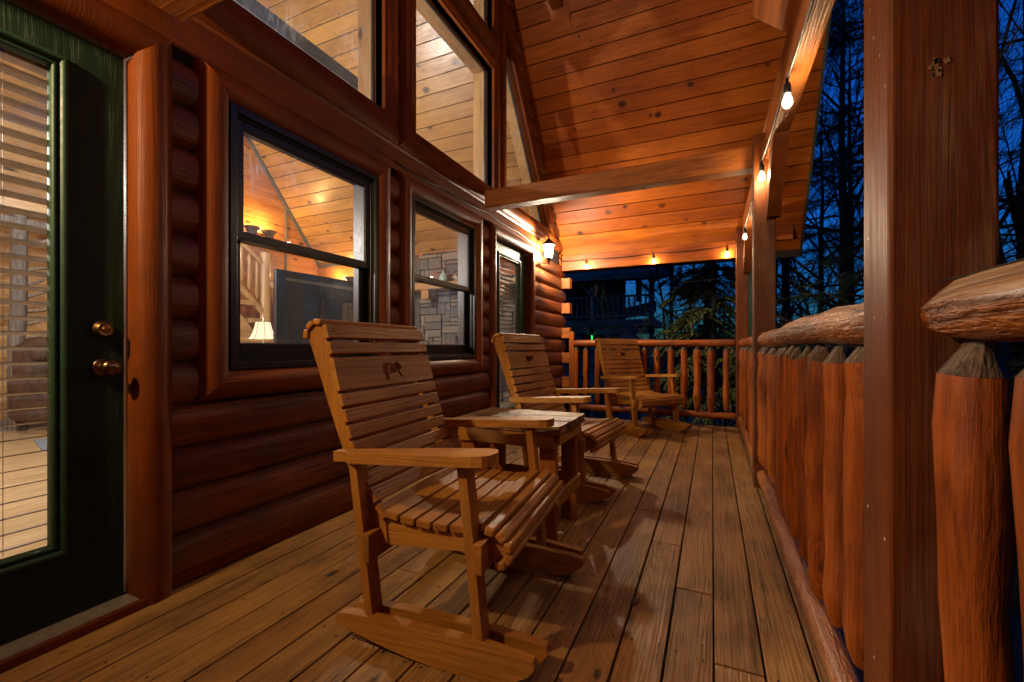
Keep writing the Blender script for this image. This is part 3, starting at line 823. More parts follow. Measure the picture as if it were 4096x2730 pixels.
# nearest section (by the camera): big hewn top log
def hewn_rail(y0, y1, z, n=16):
    """log with a flat sawn top, a pale chamfer towards the porch and a rough barky underside; tapered at the far end"""
    prof = [(.046,.020,0),(.036,.040,0),(.012,.046,0),(-.016,.044,0),(-.022,.0425,1),(-.048,.012,1),(-.050,.006,2),(-.052,-.012,2),(-.044,-.032,2),(-.026,-.046,2),(0,-.050,2),(.026,-.044,2),(.044,-.028,2),(.050,-.004,2)]
    mb = MB(); st = []; m = len(prof)
    for i in range(n+1):
        f = i/n; y = y1-(y1-y0)*f**1.6
        d = y1-y; k = min(1, .50+.50*(d/.11)**.55) if d < .11 else 1
        row = []
        for (x, zz, c) in prof:
            j = .004 if c == 2 else .0012
            row.append((XR+x*k+U(-j,j), y, z+zz*k+.006*(1-k)*0+U(-j,j)*.6))
        st.append(row)
    flat = [p for row in st for p in row]
    for c in (0, 1, 2):
        mb.add(flat, [(i*m+q, i*m+(q+1) % m, (i+1)*m+(q+1) % m, (i+1)*m+q) for i in range(n) for q in range(m) if prof[q][2] == c], c, c == 2)
    mb.add(st[0], [tuple(range(m))], 0); mb.add(st[-1], [tuple(reversed(range(m)))], 0)
    # seasoning check along the front edge of the flat top
    mb.tube([(XR-.0215+U(-.002,.002), y1-.03-.05*i, z+.0432+U(-.001,.001)) for i in range(12)], .0016, 5, 3)
    return mb
top = hewn_rail(-1.56, .944, 1.074)
railing('porch_railing', 'nearest log railing section at right, hewn top log ending at the near square post', (XR,-.3,0), top, rail_log((XR-.012,-1.56,.10),(XR-.012,.94,.10), 9, .043), [(XR, y) for y in (.83,.663,.497,.33,.16,0,-.17,-.34,-.5,-.67,-.84,-1.0,-1.17,-1.34)], [W['topface'], W['chamfer'], W['bark'], M_dark], [W['rail']], r=.043)
top = rail_log((XR,1.095,1.082), (XR,3.602,1.068), 12, .052, jr=.07, jc=.008, sides=13)
railing('porch_railing', 'log railing section between the near square post and the second post, packed upright balusters', (XR,2.35,0), top, rail_log((XR-.012,1.095,.095),(XR-.012,3.602,.10), 14, .043, jr=.08), [(XR, 1.215+.166*i) for i in range(15)], [W['rail']], [W['rail']])
top = rail_log((XR,3.752,1.068), (XR,6.145,1.068), 12, .048, jr=.06)
railing('porch_railing', 'short looking far side log railing between the second post and the corner post', (XR,4.95,0), top, rail_log((XR-.012,3.752,.10),(XR-.012,6.145,.12), 12, .041, jr=.07), [(XR, 3.87+.166*i) for i in range(14)], [W['peelY']], [W['rail']])
YB = 6.2
top = rail_log((-1.85,YB,1.070), (.274,YB,1.068), 10, .047, jr=.05, jc=.004)
bk = railing('porch_railing', 'back log railing across the end of the porch behind the farthest chair', (-.8,YB,0), top, rail_log((-1.85,YB,.148),(.274,YB,.142), 12, .042, jr=.08), [(x, YB) for x in (-1.82,-1.656,-1.494,-1.33,-1.165,-1.0,-.831,-.668,-.501,-.338,-.168,0,.166)], [W['peelX']], [W['peelX']])
ne = MB().prism([(-1.905+1.0*0, .0), (-1.838, .0), (-1.838, 1.225), (-1.8715, 1.25), (-1.905, 1.225)], 'y', YB-.033, YB+.033)
ne.v = [(p[0]+.8, p[1]-YB, p[2]) for p in ne.v]
build('end_stake', ne, [W['peelZ']], bk, bevel=.004)

# ------------------------------------------------------------------ rocking chairs
CX, CY, CZ = W['chairX'], W['chairY'], W['chairZ']
def lerp_poly(pts, z):
    for (z0, u0), (z1, u1) in zip(pts[:-1], pts[1:]):
        if z1 <= z <= z0: return u0 + (u1-u0)*(z-z0)/(z1-z0)
    return pts[0][1] if z > pts[0][0] else pts[-1][1]
BACK = [(1.14,-.630),(1.05,-.606),(.86,-.555),(.63,-.484),(.53,-.432),(.46,-.383),(.40,-.338)]
BEAR = [(-.068,.070),(-.058,.084),(-.040,.088),(-.020,.086),(.004,.083),(.022,.082),(.036,.088),(.040,.097),(.046,.088),(.054,.084),(.062,.070),(.071,.060),(.066,.052),(.054,.048),(.048,.040),(.056,.030),(.066,.010),(.058,.006),(.050,.012),(.036,.034),(.018,.036),(-.010,.030),(-.030,.026),(-.034,.014),(-.030,.002),(-.046,0),(-.056,.006),(-.060,.030),(-.070,.050)]
def make_chair(label, loc, rz):
    t = thing('rocking_chair', label, 'rocking chair', loc, rz, 'slatted wooden rocking chairs on the porch')
    RK = [(-.515,.062),(-.524,.080),(-.512,.099),(-.47,.106),(-.3,.113),(0,.115),(.14,.104),(.19,.097),(.196,.080),(.176,.052),(.12,.020),(.06,.004),(0,0),(-.08,.001),(-.16,.005),(-.24,.012),(-.32,.023),(-.40,.037),(-.47,.051)]
    for sd in (-1, 1):
        for w0, w1, du in ((.354,.388,0),(.280,.314,.02)):
            m = MB().prism([(u+du, z) for u, z in RK], 'y', sd*w0, sd*w1)
            build('rocker', m, [CX], t, bevel=.004)
        # legs lean back as they rise
        m = MB().prism([(-.001,.05),(.031,.05),(-.034,.662),(-.066,.662)], 'y', sd*.3145, sd*.3725)
        build('leg', m, [CZ], t, bevel=.003)
        m = MB().prism([(-.405,.045),(-.374,.045),(-.452,.628),(-.483,.628)], 'y', sd*.3145, sd*.3725)
        build('leg', m, [CZ], t, bevel=.003)
        # arm: wide paddle, narrow tongue at the rear
        out = [(.045,.30),(.06,.325),(.064,.355),(.056,.385),(.035,.402),(0,.408),(-.455,.408),(-.468,.396),(-.478,.386),(-.54,.384),(-.54,.344),(-.47,.334),(-.30,.312),(-.12,.294),(.01,.29)]
        m = MB().prism([(u, sd*w) for u, w in out], 'z', -.034, 0)
        m.v = [(p[0], p[1], p[2]+.690+(p[0]-.06)*.062) for p in m.v]
        build('arm', m, [CX], t, bevel=.006, seg=3)
        # seat side
        m = MB().prism([(-.372,.416),(-.25,.400),(-.14,.398),(-.066,.408),(.02,.422),(.07,.41),(.092,.385),(.075,.355),(.04,.34),(-.066,.348),(-.357,.326)], 'y', sd*.278, sd*.311)
        build('seat_side', m, [CX], t, bevel=.003)
        # back upright
        fr = [(lerp_poly(BACK, z)-.0225, z) for z in (1.085,1.03,.95,.86,.75,.63,.53,.46,.41,.33)]
        re = [(-.395,.335),(-.455,.44),(-.515,.55),(-.555,.65),(-.62,.81),(-.672,.95),(-.708,1.04),(-.704,1.075),(-.690,1.096),(-.668,1.102)]
        m = MB().prism(fr + re, 'y', sd*.284, sd*.318)
        build('back_upright', m, [CZ], t, bevel=.003)
    for u0, z0, z1 in ((-.4165,.288,.384),(-.002,.318,.412)):
        build('cross_rail', MB().box(u0, -.384, z0, u0+.029, .384, z1), [CY], t, bevel=.003)
    SP = [(1.102,1.052),(1.037,.993),(.979,.860),(.848,.804),(.793,.748),(.735,.691),(.680,.635),(.623,.579),(.572,.529),(.521,.478),(.469,.428)]
    for i, (za, zb) in enumerate(SP):
        ua, ub = lerp_poly(BACK, za), lerp_poly(BACK, zb)
        ang = math.atan2(ua-ub, za-zb); L_ = math.hypot(ua-ub, za-zb)
        if i == 2:
            m = MB().prism([(-.33,0),(.33,0),(.33,L_),(-.33,L_)], 'x', -.022, 0, hole=[(w+.01, z*.86+.018) for w, z in reversed(BEAR)])
        else:
            m = MB().box(-.022, -.33, 0, 0, .33, L_)
            for w in (-.30, .30):
                m.add([(.0006, w+.0035*math.cos(q*PI/3), L_*.5+.0035*math.sin(q*PI/3)) for q in range(6)], [tuple(range(6))], 1)
        m.xf(Matrix.Translation((ub, 0, zb)) @ Matrix.Rotation(ang, 4, 'Y'))
        build('back_slat', m, [CY, M_dark], t, bevel=.003 if i != 2 else .0015)
    for a in (88, 130, 172):
        c = Vector((-.668+.052*math.cos(R(a)), 0, 1.058+.052*math.sin(R(a))))
        m = MB().obox(c, (.024, .66, .036), Matrix.Rotation(R(-a), 3, 'Y'))
        build('top_batten', m, [CY], t, bevel=.007, seg=3)
    # seat slats, gently dished, then the rolled front
    prof = lambda u: .404 + .5*(u+.17)**2 + (.012 if u > -.08 else 0)*min(1,(u+.08)/.08 if u > -.08 else 0)
    for i in range(6):
        u = -.340 + .0635*i; sl = math.atan(1.0*(u+.17))
        m = MB().obox((u, 0, prof(u)+.0155), (.0535, .655, .026), Matrix.Rotation(-sl, 3, 'Y'))
        build('seat_slat', m, [CY], t, bevel=.004)
    for q, (u, z) in enumerate(((.034,.437),(.072,.423),(.096,.394),(.096,.360),(.070,.336))):
        a = [80, 45, 5, -30, -70][q]
        m = MB().obox((u, 0, z), (.030, .69, .036), Matrix.Rotation(R(-a), 3, 'Y'))
        build('seat_roll', m, [CY], t, bevel=.009, seg=3)
    return t
chair = make_chair('wooden rocking chair nearest the camera, bear cutout in its back, beside the small rustic table', (-.695, 1.549, 0), R(4.67))
c2 = copy_tree(chair); c2.location = (-.755, 3.178, 0); c2.rotation_euler.z = R(-5.52)
c2['label'] = 'middle wooden rocking chair, between the rustic table and the far rocking chair'
c3 = copy_tree(chair); c3.location = (-.601, 5.401, 0); c3.rotation_euler.z = R(-35.9)
c3['label'] = 'far wooden rocking chair turned toward the camera in front of the back log railing'

# ------------------------------------------------------------------ rustic side table
tb = thing('side_table', 'small rustic wooden table with a wavy plank top between the first two rocking chairs', 'table', (-1.005, 2.318, 0))
def wavy(x0, x1, ya, yb):
    n = 14; p = []
    for i in range(n+1): p.append((x0+(x1-x0)*i/n, ya+U(-.006,.006)))
    for i in range(n+1): p.append((x1-(x1-x0)*i/n, yb+U(-.004,.004)))
    return p
ys = [-.243, -.08, .085, .243]
for i in range(3):
    build('top_plank', MB().prism(wavy(-.317+U(-.004,.004), .317+U(-.004,.004), ys[i]+.0045, ys[i+1]-.0045), 'z', .580, .620+U(-.002,.002)), [W['grey']], tb, bevel=.005)
for sx in (-1, 1):
    for sy in (-1, 1):
        build('leg', MB().box(sx*.235-.045, sy*.180-.022, 0, sx*.235+.045, sy*.180+.022, .579), [W['beamZ']], tb, bevel=.004)
for sy in (-1, 1): build('apron', MB().box(-.28, sy*.2155-.013, .500, .28, sy*.2155+.013, .579), [W['chairX']], tb, bevel=.003)
for sx in (-1, 1):
    build('apron', MB().box(sx*.268-.012 if sx < 0 else .281, -.2, .515, sx*.268-.036 if sx < 0 else .303, .2, .579), [W['chairY']], tb, bevel=.003)
    build('stretcher', MB().box(sx*.290-.010, -.2015, .20, sx*.290+.010, .2015, .27), [W['chairY']], tb, bevel=.003)
build('stretcher', MB().box(-.28, -.222+.43, .20, .28, -.2025+.43, .27), [W['chairX']], tb, bevel=.003)

# ------------------------------------------------------------------ string lights
WARM = (1.0, .72, .38)
def plight(name, loc, power, col=WARM, rad=.02, parent=None):
    l = bpy.data.lights.new(name, 'POINT'); l.energy = power; l.color = col; l.shadow_soft_size = rad
    o = bpy.data.objects.new(name, l); COL.objects.link(o); o.location = loc
    if parent: o.parent = parent
    return o
BULB_W = 4.0
sl = thing('string_lights', 'black cord of string lights with glowing clear bulbs hung from the porch beams', 'string lights', (0, 3, 2.3))
SLO = Vector((0, 3, 2.3))
bulbs = [(.335,1.10,2.335),(.335,2.50,2.330),(.318,3.52,2.325),(.325,5.36,2.325),(.175,6.155,2.30),(-.717,6.155,2.285),(-1.648,6.155,2.285)]
def sag(a, b, d=.035, n=10):
    a, b = Vector(a), Vector(b)
    return [a.lerp(b, i/n) - Vector((0,0,d*4*(i/n)*(1-i/n))) for i in range(n)]
path = []
for a, b in zip(bulbs[:-1], bulbs[1:]):
    if a[1] < 6 and b[1] > 6:
        path += sag(a, (.33,6.1,2.34), .02) + sag((.33,6.1,2.34), b, .01)
    else: path += sag(a, b, .05 if b[1] < 3 else .018)
path += sag(bulbs[-1], (-2.0,6.15,2.285), .012) + sag((-2.0,6.15,2.285), (-2.02,5.9,2.32), .01) + sag((-2.02,5.9,2.32), (-2.035,4.6,2.345), .03) + sag((-2.035,4.6,2.345), (-2.04,3.85,2.36), .012) + sag((-2.04,3.85,2.36), (-2.043,3.1,2.35), .02) + sag((-2.043,3.1,2.35), (-2.05,2.5,2.34), .02) + [Vector((-2.05,2.48,2.345))]
cord = MB().tube([p-SLO for p in path], .0055, 6)
build('cord', cord, [M_black], sl)
for i, b in enumerate(bulbs):
    c = Vector(b)-SLO
    dr = .0 if b[1] < 6 else .0
    g = MB()
    hz = c.z-.052
    g.lathe([(0,-.066),(.012,-.063),(.021,-.052),(.025,-.038),(.0235,-.024),(.018,-.010),(.0135,.004),(.013,.008)], (c.x, c.y, hz-.03), 16)
    bu = build('bulb', g, [M_bulbglass], sl)
    s = MB().lathe([(0,.045),(.006,.045),(.008,.03),(.014,.025),(.016,.012),(.0165,-.02),(.015,-.024),(0,-.024)], (c.x, c.y, hz), 14)
    s.tube([(c.x,c.y,c.z), (c.x+.002,c.y,hz+.04)], .0035, 6); s.obox((c.x,c.y,c.z), (.014,.022,.014))
    build('socket', s, [M_black], bu)
    build('filament', MB().tube([(c.x-.004,c.y,hz-.038),(c.x+.003,c.y,hz-.06),(c.x-.003,c.y,hz-.082)], .0028, 6), [M_filament], bu)
    plight('bulb_light', (c.x, c.y, hz-.06), BULB_W, rad=.02, parent=sl)

# ------------------------------------------------------------------ wall lanterns
def lantern(label, x, y, power, col):
    t = thing('wall_lantern', label, 'wall lantern', (x, y, 2.07))
    H = lambda r0, z0, r1, z1, mb, m=0: mb.lathe([(r0,z0),(r1,z1)], (0,0,0), 6, m, False)
    g = MB(); H(.046,.085,.068,.252,g)
    gl = build('lantern_glass', g, [M_lanternglass], t)
    f = MB()
    for k in range(6):
        a = 2*PI*k/6
        f.tube([(.047*math.cos(a),.047*math.sin(a),.082),(.0695*math.cos(a),.0695*math.sin(a),.255)], .0042, 6)
    f.lathe([(0,.05),(.02,.055),(.034,.074),(.05,.080),(.05,.088)], n=6, smooth=False)
    f.lathe([(0,0),(.006,.004),(.010,.012),(.006,.022),(.012,.03),(.016,.05),(.02,.06)], n=12)
    build('frame', f, [M_iron], t)
    r = MB().lathe([(.07,.250),(.098,.252),(.098,.258),(.06,.295),(.03,.322),(.014,.335),(.010,.352),(.013,.362),(.008,.372),(0,.39)], n=6, smooth=False)
    build('roof', r, [M_iron], t)
    a = MB().tube([(0,0,.03),(-.03,.0,.03),(-.06,.01,.028),(-.085,.015,.035),(-.12,.02,.05)], .008, 8)
    a.tube([(-.03,0,.05),(-.05,.005,.062),(-.08,.012,.05)], .006, 8)
    build('arm', a, [M_iron], t)
    b = MB().lathe([(.0,.02),(.02,.018),(.045,.006),(.05,0)], n=20); b.xf(Matrix.Translation((-.128,.02,.05)) @ Matrix.Rotation(R(90),4,'Y') @ Matrix.Diagonal((1.3,.85,1,1)))
    build('back_plate', b, [M_iron], t)
    plight('lantern_light', (0,0,.165), power, col, .03, t)
    return t
lantern('lit black six-sided wall lantern beside the far green door', -1.905, 5.29, 95, (1,.84,.60))
lantern('second lit black wall lantern, on the near side of the first green door', -1.905, -.33, 92, (1,.72,.38))

# ------------------------------------------------------------------ things inside the room
tv = thing('television', 'large flat television seen from behind through the first window', 'television', (-3.45, 3.12, .75), R(-3))
build('screen_case', MB().box(-.03, -.51, .26, .012, .60, .955), [M_tv], tv, bevel=.006)
build('bezel_reflection', MB().prism([(-.44,.885),(-.40,.862),(.58,.855),(.58,.89)], 'x', .0125, .016), [M_tvreflect], tv)  # strip shaped as the reflection along the bezel
build('rear_housing', MB().box(.0, -.06, .42, .05, .52, .74), [M_tv], tv, bevel=.02)
mt = MB(); mt.box(.05, .16, .52, .075, .32, .70); mt.obox((.085,.24,.70), (.02,.13,.02)); mt.obox((.08,.24,.61), (.02,.02,.2)); mt.obox((.085,.31,.67),(.02,.1,.02), Matrix.Rotation(R(20),3,'X'))
build('wall_mount', mt, [M_alu], tv, bevel=.003)
build('label_sticker', MB().prism([(.10,.385),(.27,.385),(.27,.422),(.155,.422),(.155,.44)], 'x', .0506 if False else .0125, .0135), [M_white], tv)
lb = MB()
for i in range(9): lb.box(.0136, .195+.007*i, .392, .0139, .198+.007*i+.002*(i % 3), .414)
build('bar_code', lb, [M_black], tv)
build('stand', MB().box(-.2, -.35, 0, .2, .45, .03).box(-.03,.0,.03,.03,.1,.3), [M_tv], tv)
cabn = thing('media_cabinet', 'low dark cabinet under the television, seen through the first window', 'cabinet', (-3.45, 3.2, .055))
build('carcass', MB().box(-.25, -.75, 0, .25, .8, .694), [W['pineY']], cabn, bevel=.01)
lp = thing('table_lamp', 'lit table lamp with a ribbed bell shade seen through the first window', 'lamp', (-5.5, 3.95, .70))
SH = [(.175,.42),(.150,.455),(.120,.52),(.098,.60),(.086,.655)]
build('shade', MB().lathe(SH, n=32), [M_shade], lp)
rb = MB()
for k in range(8):
    a = 2*PI*(k+.4)/8
    rb.tube([((r+.001)*math.cos(a), (r+.001)*math.sin(a), z) for r, z in SH], .0035, 5)
for r, z in (SH[0], SH[-1]): rb.tube([(r*math.cos(2*PI*k/32), r*math.sin(2*PI*k/32), z) for k in range(33)], .004, 5)
build('shade_ribs', rb, [M_shadetrim], lp)
build('base', MB().lathe([(0,0),(.07,0),(.075,.02),(.03,.04),(.018,.08),(.045,.15),(.05,.2),(.03,.26),(.015,.30),(.03,.33),(.012,.36),(.008,.41),(.004,.7),(.014,.705),(.016,.72),(.006,.735),(0,.745)], n=20), [M_pewter], lp)
plight('lamp_light', (0,0,.56), 14, (1,.72,.38), .05, lp)
et = thing('end_table', 'wooden end table under the lit lamp inside the room', 'table', (-5.5, 3.95, .055))
build('top', MB().box(-.3,-.3,.60,.3,.3,.643), [W['pineX']], et, bevel=.006)
for sx in (-1,1):
    for sy in (-1,1): build('leg', MB().box(sx*.25-.03, sy*.25-.03, 0, sx*.25+.03, sy*.25+.03, .599), [W['pineZ']], et)
def urn(label, loc, s=1.0, power=10):
    t = thing('uplight_urn', label, 'urn', loc, 0, 'glowing uplight urns on the room ledges')
    build('bowl', MB().lathe([(0,0),(.055*s,0),(.06*s,.02),(.085*s,.09),(.12*s,.128),(.128*s,.14),(.12*s,.14),(.08*s,.09),(.0,.06)], n=24), [M_urn], t)
    build('glow', MB().lathe([(0,.096),(.05*s,.094),(.055*s,.09)], n=16), [M_candle], t)
    plight('urn_light', (0,0,.19), power, (1,.62,.22), .03, t)
    return t
urn('brown urn glowing upward on the ledge high behind the stair, seen in the first window', (-6.84, 5.02, 2.842), 1.0, 9)
urn('second glowing urn at the left end of the high ledge behind the stair', (-6.84, 4.72, 2.842), 1.0, 6)
urn('glowing urn on the lower ledge right of the television', (-5.95, 6.0, 2.142), 1.0, 8)
urn('glowing urn on the lower ledge farthest to the left of the fireplace', (-6.45, 6.0, 2.142), 1.0, 6)
cnd = thing('candle_cup', 'lit candle in a copper cup on the stone fireplace mantel', 'candle', (-4.22, 5.84, 2.036))
build('cup', MB().lathe([(0,0),(.075,0),(.085,.02),(.085,.095),(.08,.095),(.078,.07),(0,.07)], n=24), [M_copper], cnd)
build('flame', MB().lathe([(0,.07),(.008,.08),(.006,.1),(0,.115)], n=10), [M_candle], cnd)
vs_ = thing('vase', 'pale blue bottle vase with a wire loop on the mantel', 'vase', (-3.87, 5.84, 2.036))
build('body', MB().lathe([(0,0),(.06,0),(.072,.02),(.075,.06),(.06,.11),(.035,.145),(.022,.165),(.026,.18),(.02,.182),(0,.17)], n=24), [M_vase], vs_)
build('wire_loop', MB().tube([(.0,0,.18),(-.01,0,.22),(-.05,0,.27),(-.055,0,.31),(-.04,0,.305),(-.02,0,.25),(.02,0,.20)], .004, 6), [M_iron], vs_)
dw = thing('driftwood_ornament', 'whitish twisted driftwood with a dark sprig on the mantel', 'ornament', (-3.58, 5.84, 2.036))
dd = MB()
for i in range(5):
    a = U(0, 6); dd.tube([(.09*math.cos(a)*k_/4+U(-.02,.02), .05*math.sin(a+k_), .03+.022*k_*U(.5,1.1)) for k_ in range(5)], [.02,.028,.026,.02,.012], 8, jit=.15)
build('driftwood', dd, [M_drift], dw)
sp = MB()
for i in range(60):
    a = U(0, 2*PI); e = U(.2, 1.3); L_ = U(.08,.17)
    d = Vector((math.cos(a)*math.cos(e), math.sin(a)*math.cos(e), math.sin(e)))*L_; o = Vector((.03+U(-.02,.02), U(-.02,.02), .12)); q = d.orthogonal().normalized()*.004
    sp.add([o-q, o+q, o+d], [(0,1,2)])
build('sprig', sp, [M_pinedark], dw)
cl = thing('log_column', 'grey debarked tree trunk column with bare branches, seen through the near door blinds', 'column', (-7.4, 2.24, .055))
build('trunk', MB().tube([(U(-.01,.01),U(-.01,.01),z) for z in (0,.5,1,1.5,2,2.54)], [.09,.082,.075,.072,.072,.075], 14, jit=.05), [M_bark], cl)
for i in range(11):
    z = .75+.16*i; L_ = U(.45,.9); up = U(-.12,.38)
    pts = [(0,.05,z),(.05,.25*L_,z+.1*up+U(-.03,.03)),(.02+U(-.08,.08),.6*L_,z+.5*up+U(-.05,.05)),(U(-.1,.1),L_,z+up)]
    br = build('branch', MB().tube(pts, [.026,.021,.016,.007], 8, jit=.1), [M_twig], cl)
    m = MB(); p = Vector(pts[2]); m.tube([p, p+Vector((U(-.05,.05),.12,U(-.15,.15))), p+Vector((U(-.05,.05),.25,U(-.3,.25)))], [.011,.008,.003], 6); build('twig', m, [M_twig], br)
ceilb = MB().box(-7.62, 1.2, 2.6, -7.2, 4.0, 2.78)
part('loft_beam', MB().box(-7.47, 2.0, 2.40, -7.33, 4.0, 2.52), [M_bark])
part('loft_floor_edge', ceilb, [W['pineY']])
rc = thing('recliner', 'brown suede recliner armchair seen through the near door glass', 'armchair', (-6.95, 2.62, .055), R(8))
def blob(x0,y0,z0,x1,y1,z1): return MB().box(x0,y0,z0,x1,y1,z1)
build('seat', blob(-.4,-.36,.18,.42,.36,.50), [M_suede], rc, bevel=.09, seg=4)
build('backrest', blob(-.5,-.40,.3,-.2,.40,1.02), [M_suede], rc, bevel=.11, seg=4)
for sd in (-1, 1): build('armrest', MB().box(-.42, sd*.34-.13, .10, .44, sd*.34+.13, .66), [M_suede], rc, bevel=.10, seg=4)
build('headrest', blob(-.42,-.36,.78,-.13,.36,1.08), [M_suede], rc, bevel=.10, seg=4)
for sx in (-1,1):
    for sy in (-1,1): build('foot', MB().box(sx*.33-.03, sy*.36-.03, 0, sx*.33+.03, sy*.36+.03, .13), [M_dark], rc)
rug = MB().box(0,0,0,.75,1.6,.012)
for i in range(40): rug.box(-.03,.01+.04*i,.001,0,.03+.04*i,.008)
tag(build('rug', rug, [M_rug], loc=(-6.33, 2.03, .0555)), 'blue grey fringed rug on the wood floor by the armchair', 'rug').rotation_euler.z = R(-14)
tag(build('carpet', MB().box(0,0,0,1.0,2.2,.01), [M_carpet], loc=(-8.4, .5, .0555)), 'strip of pale grey carpet behind the log column', 'carpet')
pend = thing('pendant_lamp', 'white globe lamp hanging high inside the room', 'lamp', (-4.3, 2.5, 3.5))
build('globe', MB().lathe([(0,-.1),(.05,-.087),(.087,-.05),(.1,0),(.087,.05),(.05,.087),(0,.1)], n=24), [emit('globe_glow', (1,.95,.88), 6)], pend)
build('rod', MB().tube([(0,0,.1),(0,0,3.85)], .008, 8), [M_iron], pend)
plight('pendant_light', (0,0,-.2), 105, (1,.93,.84), .08, pend)
hl = thing('hall_lamp', 'shaded hall lamp inside, out of sight left of the near door glass', 'lamp', (-4.6, -.2, 2.6))
build('globe', MB().lathe([(0,-.1),(.05,-.087),(.087,-.05),(.1,0),(.087,.05),(.05,.087),(0,.1)], n=24), [emit('hall_glow', (1,.9,.75), 6)], hl)
build('rod', MB().tube([(0,0,.1),(0,0,1.2)], .008, 8), [M_iron], hl)
plight('hall_light', (0,0,-.2), 130, (1,.96,.9), .08, hl)

# ------------------------------------------------------------------ grounds
gm = MB(); n = 46
def gh(x, y):
    z = -2.7 - .10*max(0, y-6) - .05*max(0, x)
    z += .25*noise.noise(Vector((x*.15, y*.15, 0)))
    z = max(z, -9)
    s = .8*x-.6*y-3.5                       # unseen bank added behind the camera to block blue sky light
    if s > 0: z += min(22, s*1.05) + .8*noise.noise(Vector((x*.3, y*.3, 5)))
    return z
gx = [-60+130*i/n for i in range(n+1)]; gy = [-30+150*i/n for i in range(n+1)]
gm.add([(x, y, gh(x, y)) for y in gy for x in gx], [(j*(n+1)+i, j*(n+1)+i+1, (j+1)*(n+1)+i+1, (j+1)*(n+1)+i) for j in range(n) for i in range(n)], 0, True)
tag(build('ground', gm, [M_litter]), 'dark leaf strewn ground falling away below the porch', 'ground', kind='structure')
hm = MB(); vs = []
N_ = 120
for i in range(N_+1):
    x = -160+400*i/N_
    top = 4.5+4*noise.noise(Vector((x*.02, 3, 0)))+1.3*noise.noise(Vector((x*.11, 7, 0)))+.7*noise.noise(Vector((x*.5, 9, 0)))
    vs += [(x, 150, -12), (x, 158, top*.6), (x, 170, top), (x, 200, -12)]
hm.add(vs, [(4*i+q, 4*i+4+q, 4*i+5+q, 4*i+1+q) for i in range(N_) for q in range(3)], 0, False)
tag(build('wooded_ridge_hills', hm, [M_hill]), 'low dark blue wooded ridge on the horizon', 'hill', kind='structure')

# neighbouring cabin, unlit
nb = thing('neighbour_cabin', 'dark unlit two-storey cabin porch beyond the back railing', 'cabin', (-5, 20, 0))
def npart(name, mb, parent=None, mat=None, **k):
    mb.v = [(p[0]+5, p[1]-20, p[2]) for p in mb.v]
    return build(name, mb, [mat or M_neigh], parent or nb, **k)
npart('wall', MB().box(-16, 20.0, -4, -6.4, 30, 4.6).box(-16,22.6,-4,-4.6,30,1.9))
npart('roof', MB().prism([(19.2,3.98),(26,7.6),(26,7.8),(19.2,4.25)], 'x', -16, -2.0))
npart('upper_deck', MB().box(-16, 19.8, 1.95, -2.25, 23.0, 2.25))
npart('lower_deck', MB().box(-16, 19.8, -.75, -2.25, 23.0, -.5))
for x in (-2.42, -5.05):
    npart('post', MB().box(x-.1, 19.9, -4, x+.1, 20.1, 4.3))
    npart('post', MB().box(x+.6-.08, 22.8, -4, x+.6+.08, 22.96, 5.2))
npart('header', MB().box(-16, 19.9, 4.0, -2.3, 20.1, 4.4))
npart('header', MB().box(-16, 22.8, 4.5, -1.7, 22.96, 5.1))
npart('header', MB().box(-16, 19.9, 1.6, -2.3, 20.1, 1.95))
for (x, s) in ((-2.42,-1),(-5.05,1),(-5.05,-1)):
    npart('brace', MB().prism([(x,.95),(x,.7),(x+s*.95,1.6),(x+s*.7,1.6)], 'y', 19.95, 20.05))
    npart('brace', MB().prism([(x,3.5),(x,3.3),(x+s*.75,4.02),(x+s*.55,4.02)], 'y', 19.95, 20.05))
# scalloped valance boards on the far side give the arched openings
for x0, x1, zt in ((-4.55,-3.72,3.72),(-3.36,-2.98,3.74),(-2.72,-2.3,3.86)): pass
va = MB()
for x0, x1, z0 in ((-8,-4.02,3.72),(-3.5,-3.22,3.3),(-2.86,-2.6,3.3)): va.box(x0, 22.7, z0 if z0 < 3.5 else 2.2, x1, 22.78, 4.5)
va.box(-6, 22.7, 4.42, -2, 22.78, 4.8)
npart('screen_wall', va)
def nrail(y, z0, z1, x0, x1, step):
    rt = npart('railing', MB().box(x0, y-.05, z1-.09, x1, y+.05, z1).box(x0, y-.04, z0, x1, y+.04, z0+.09))
    x = x0+.1
    while x < x1:
        npart('baluster', MB().tube([(x,y,z0+.09),(x,y,z1-.12),(x,y,z1-.09)], [.045,.045,.02], 7), rt); x += step
nrail(20, 2.38, 3.36, -6.6, -2.5, .24); nrail(20, -.35, .62, -6.6, -2.5, .24)
npart('stair', MB().prism([(-6.5,1.9),(-6.5,2.5),(-2.5,3.3),(-2.5,2.8)], 'y', 22.5, 22.6))
npart('gutter_outlet', MB().tube([(-2.0,19.25,4.2),(-1.75,19.3,4.18),(-1.72,19.35,4.05),(-2.0,19.4,3.95),(-2.3,19.9,3.9)], .07, 8))
tag(build('glow_stick', MB().box(-.015,-.015,0,.015,.015,.2), [M_greenled], loc=(-5.0,19.7,1.34)), 'tiny green light glowing on the dark neighbouring porch', 'light')

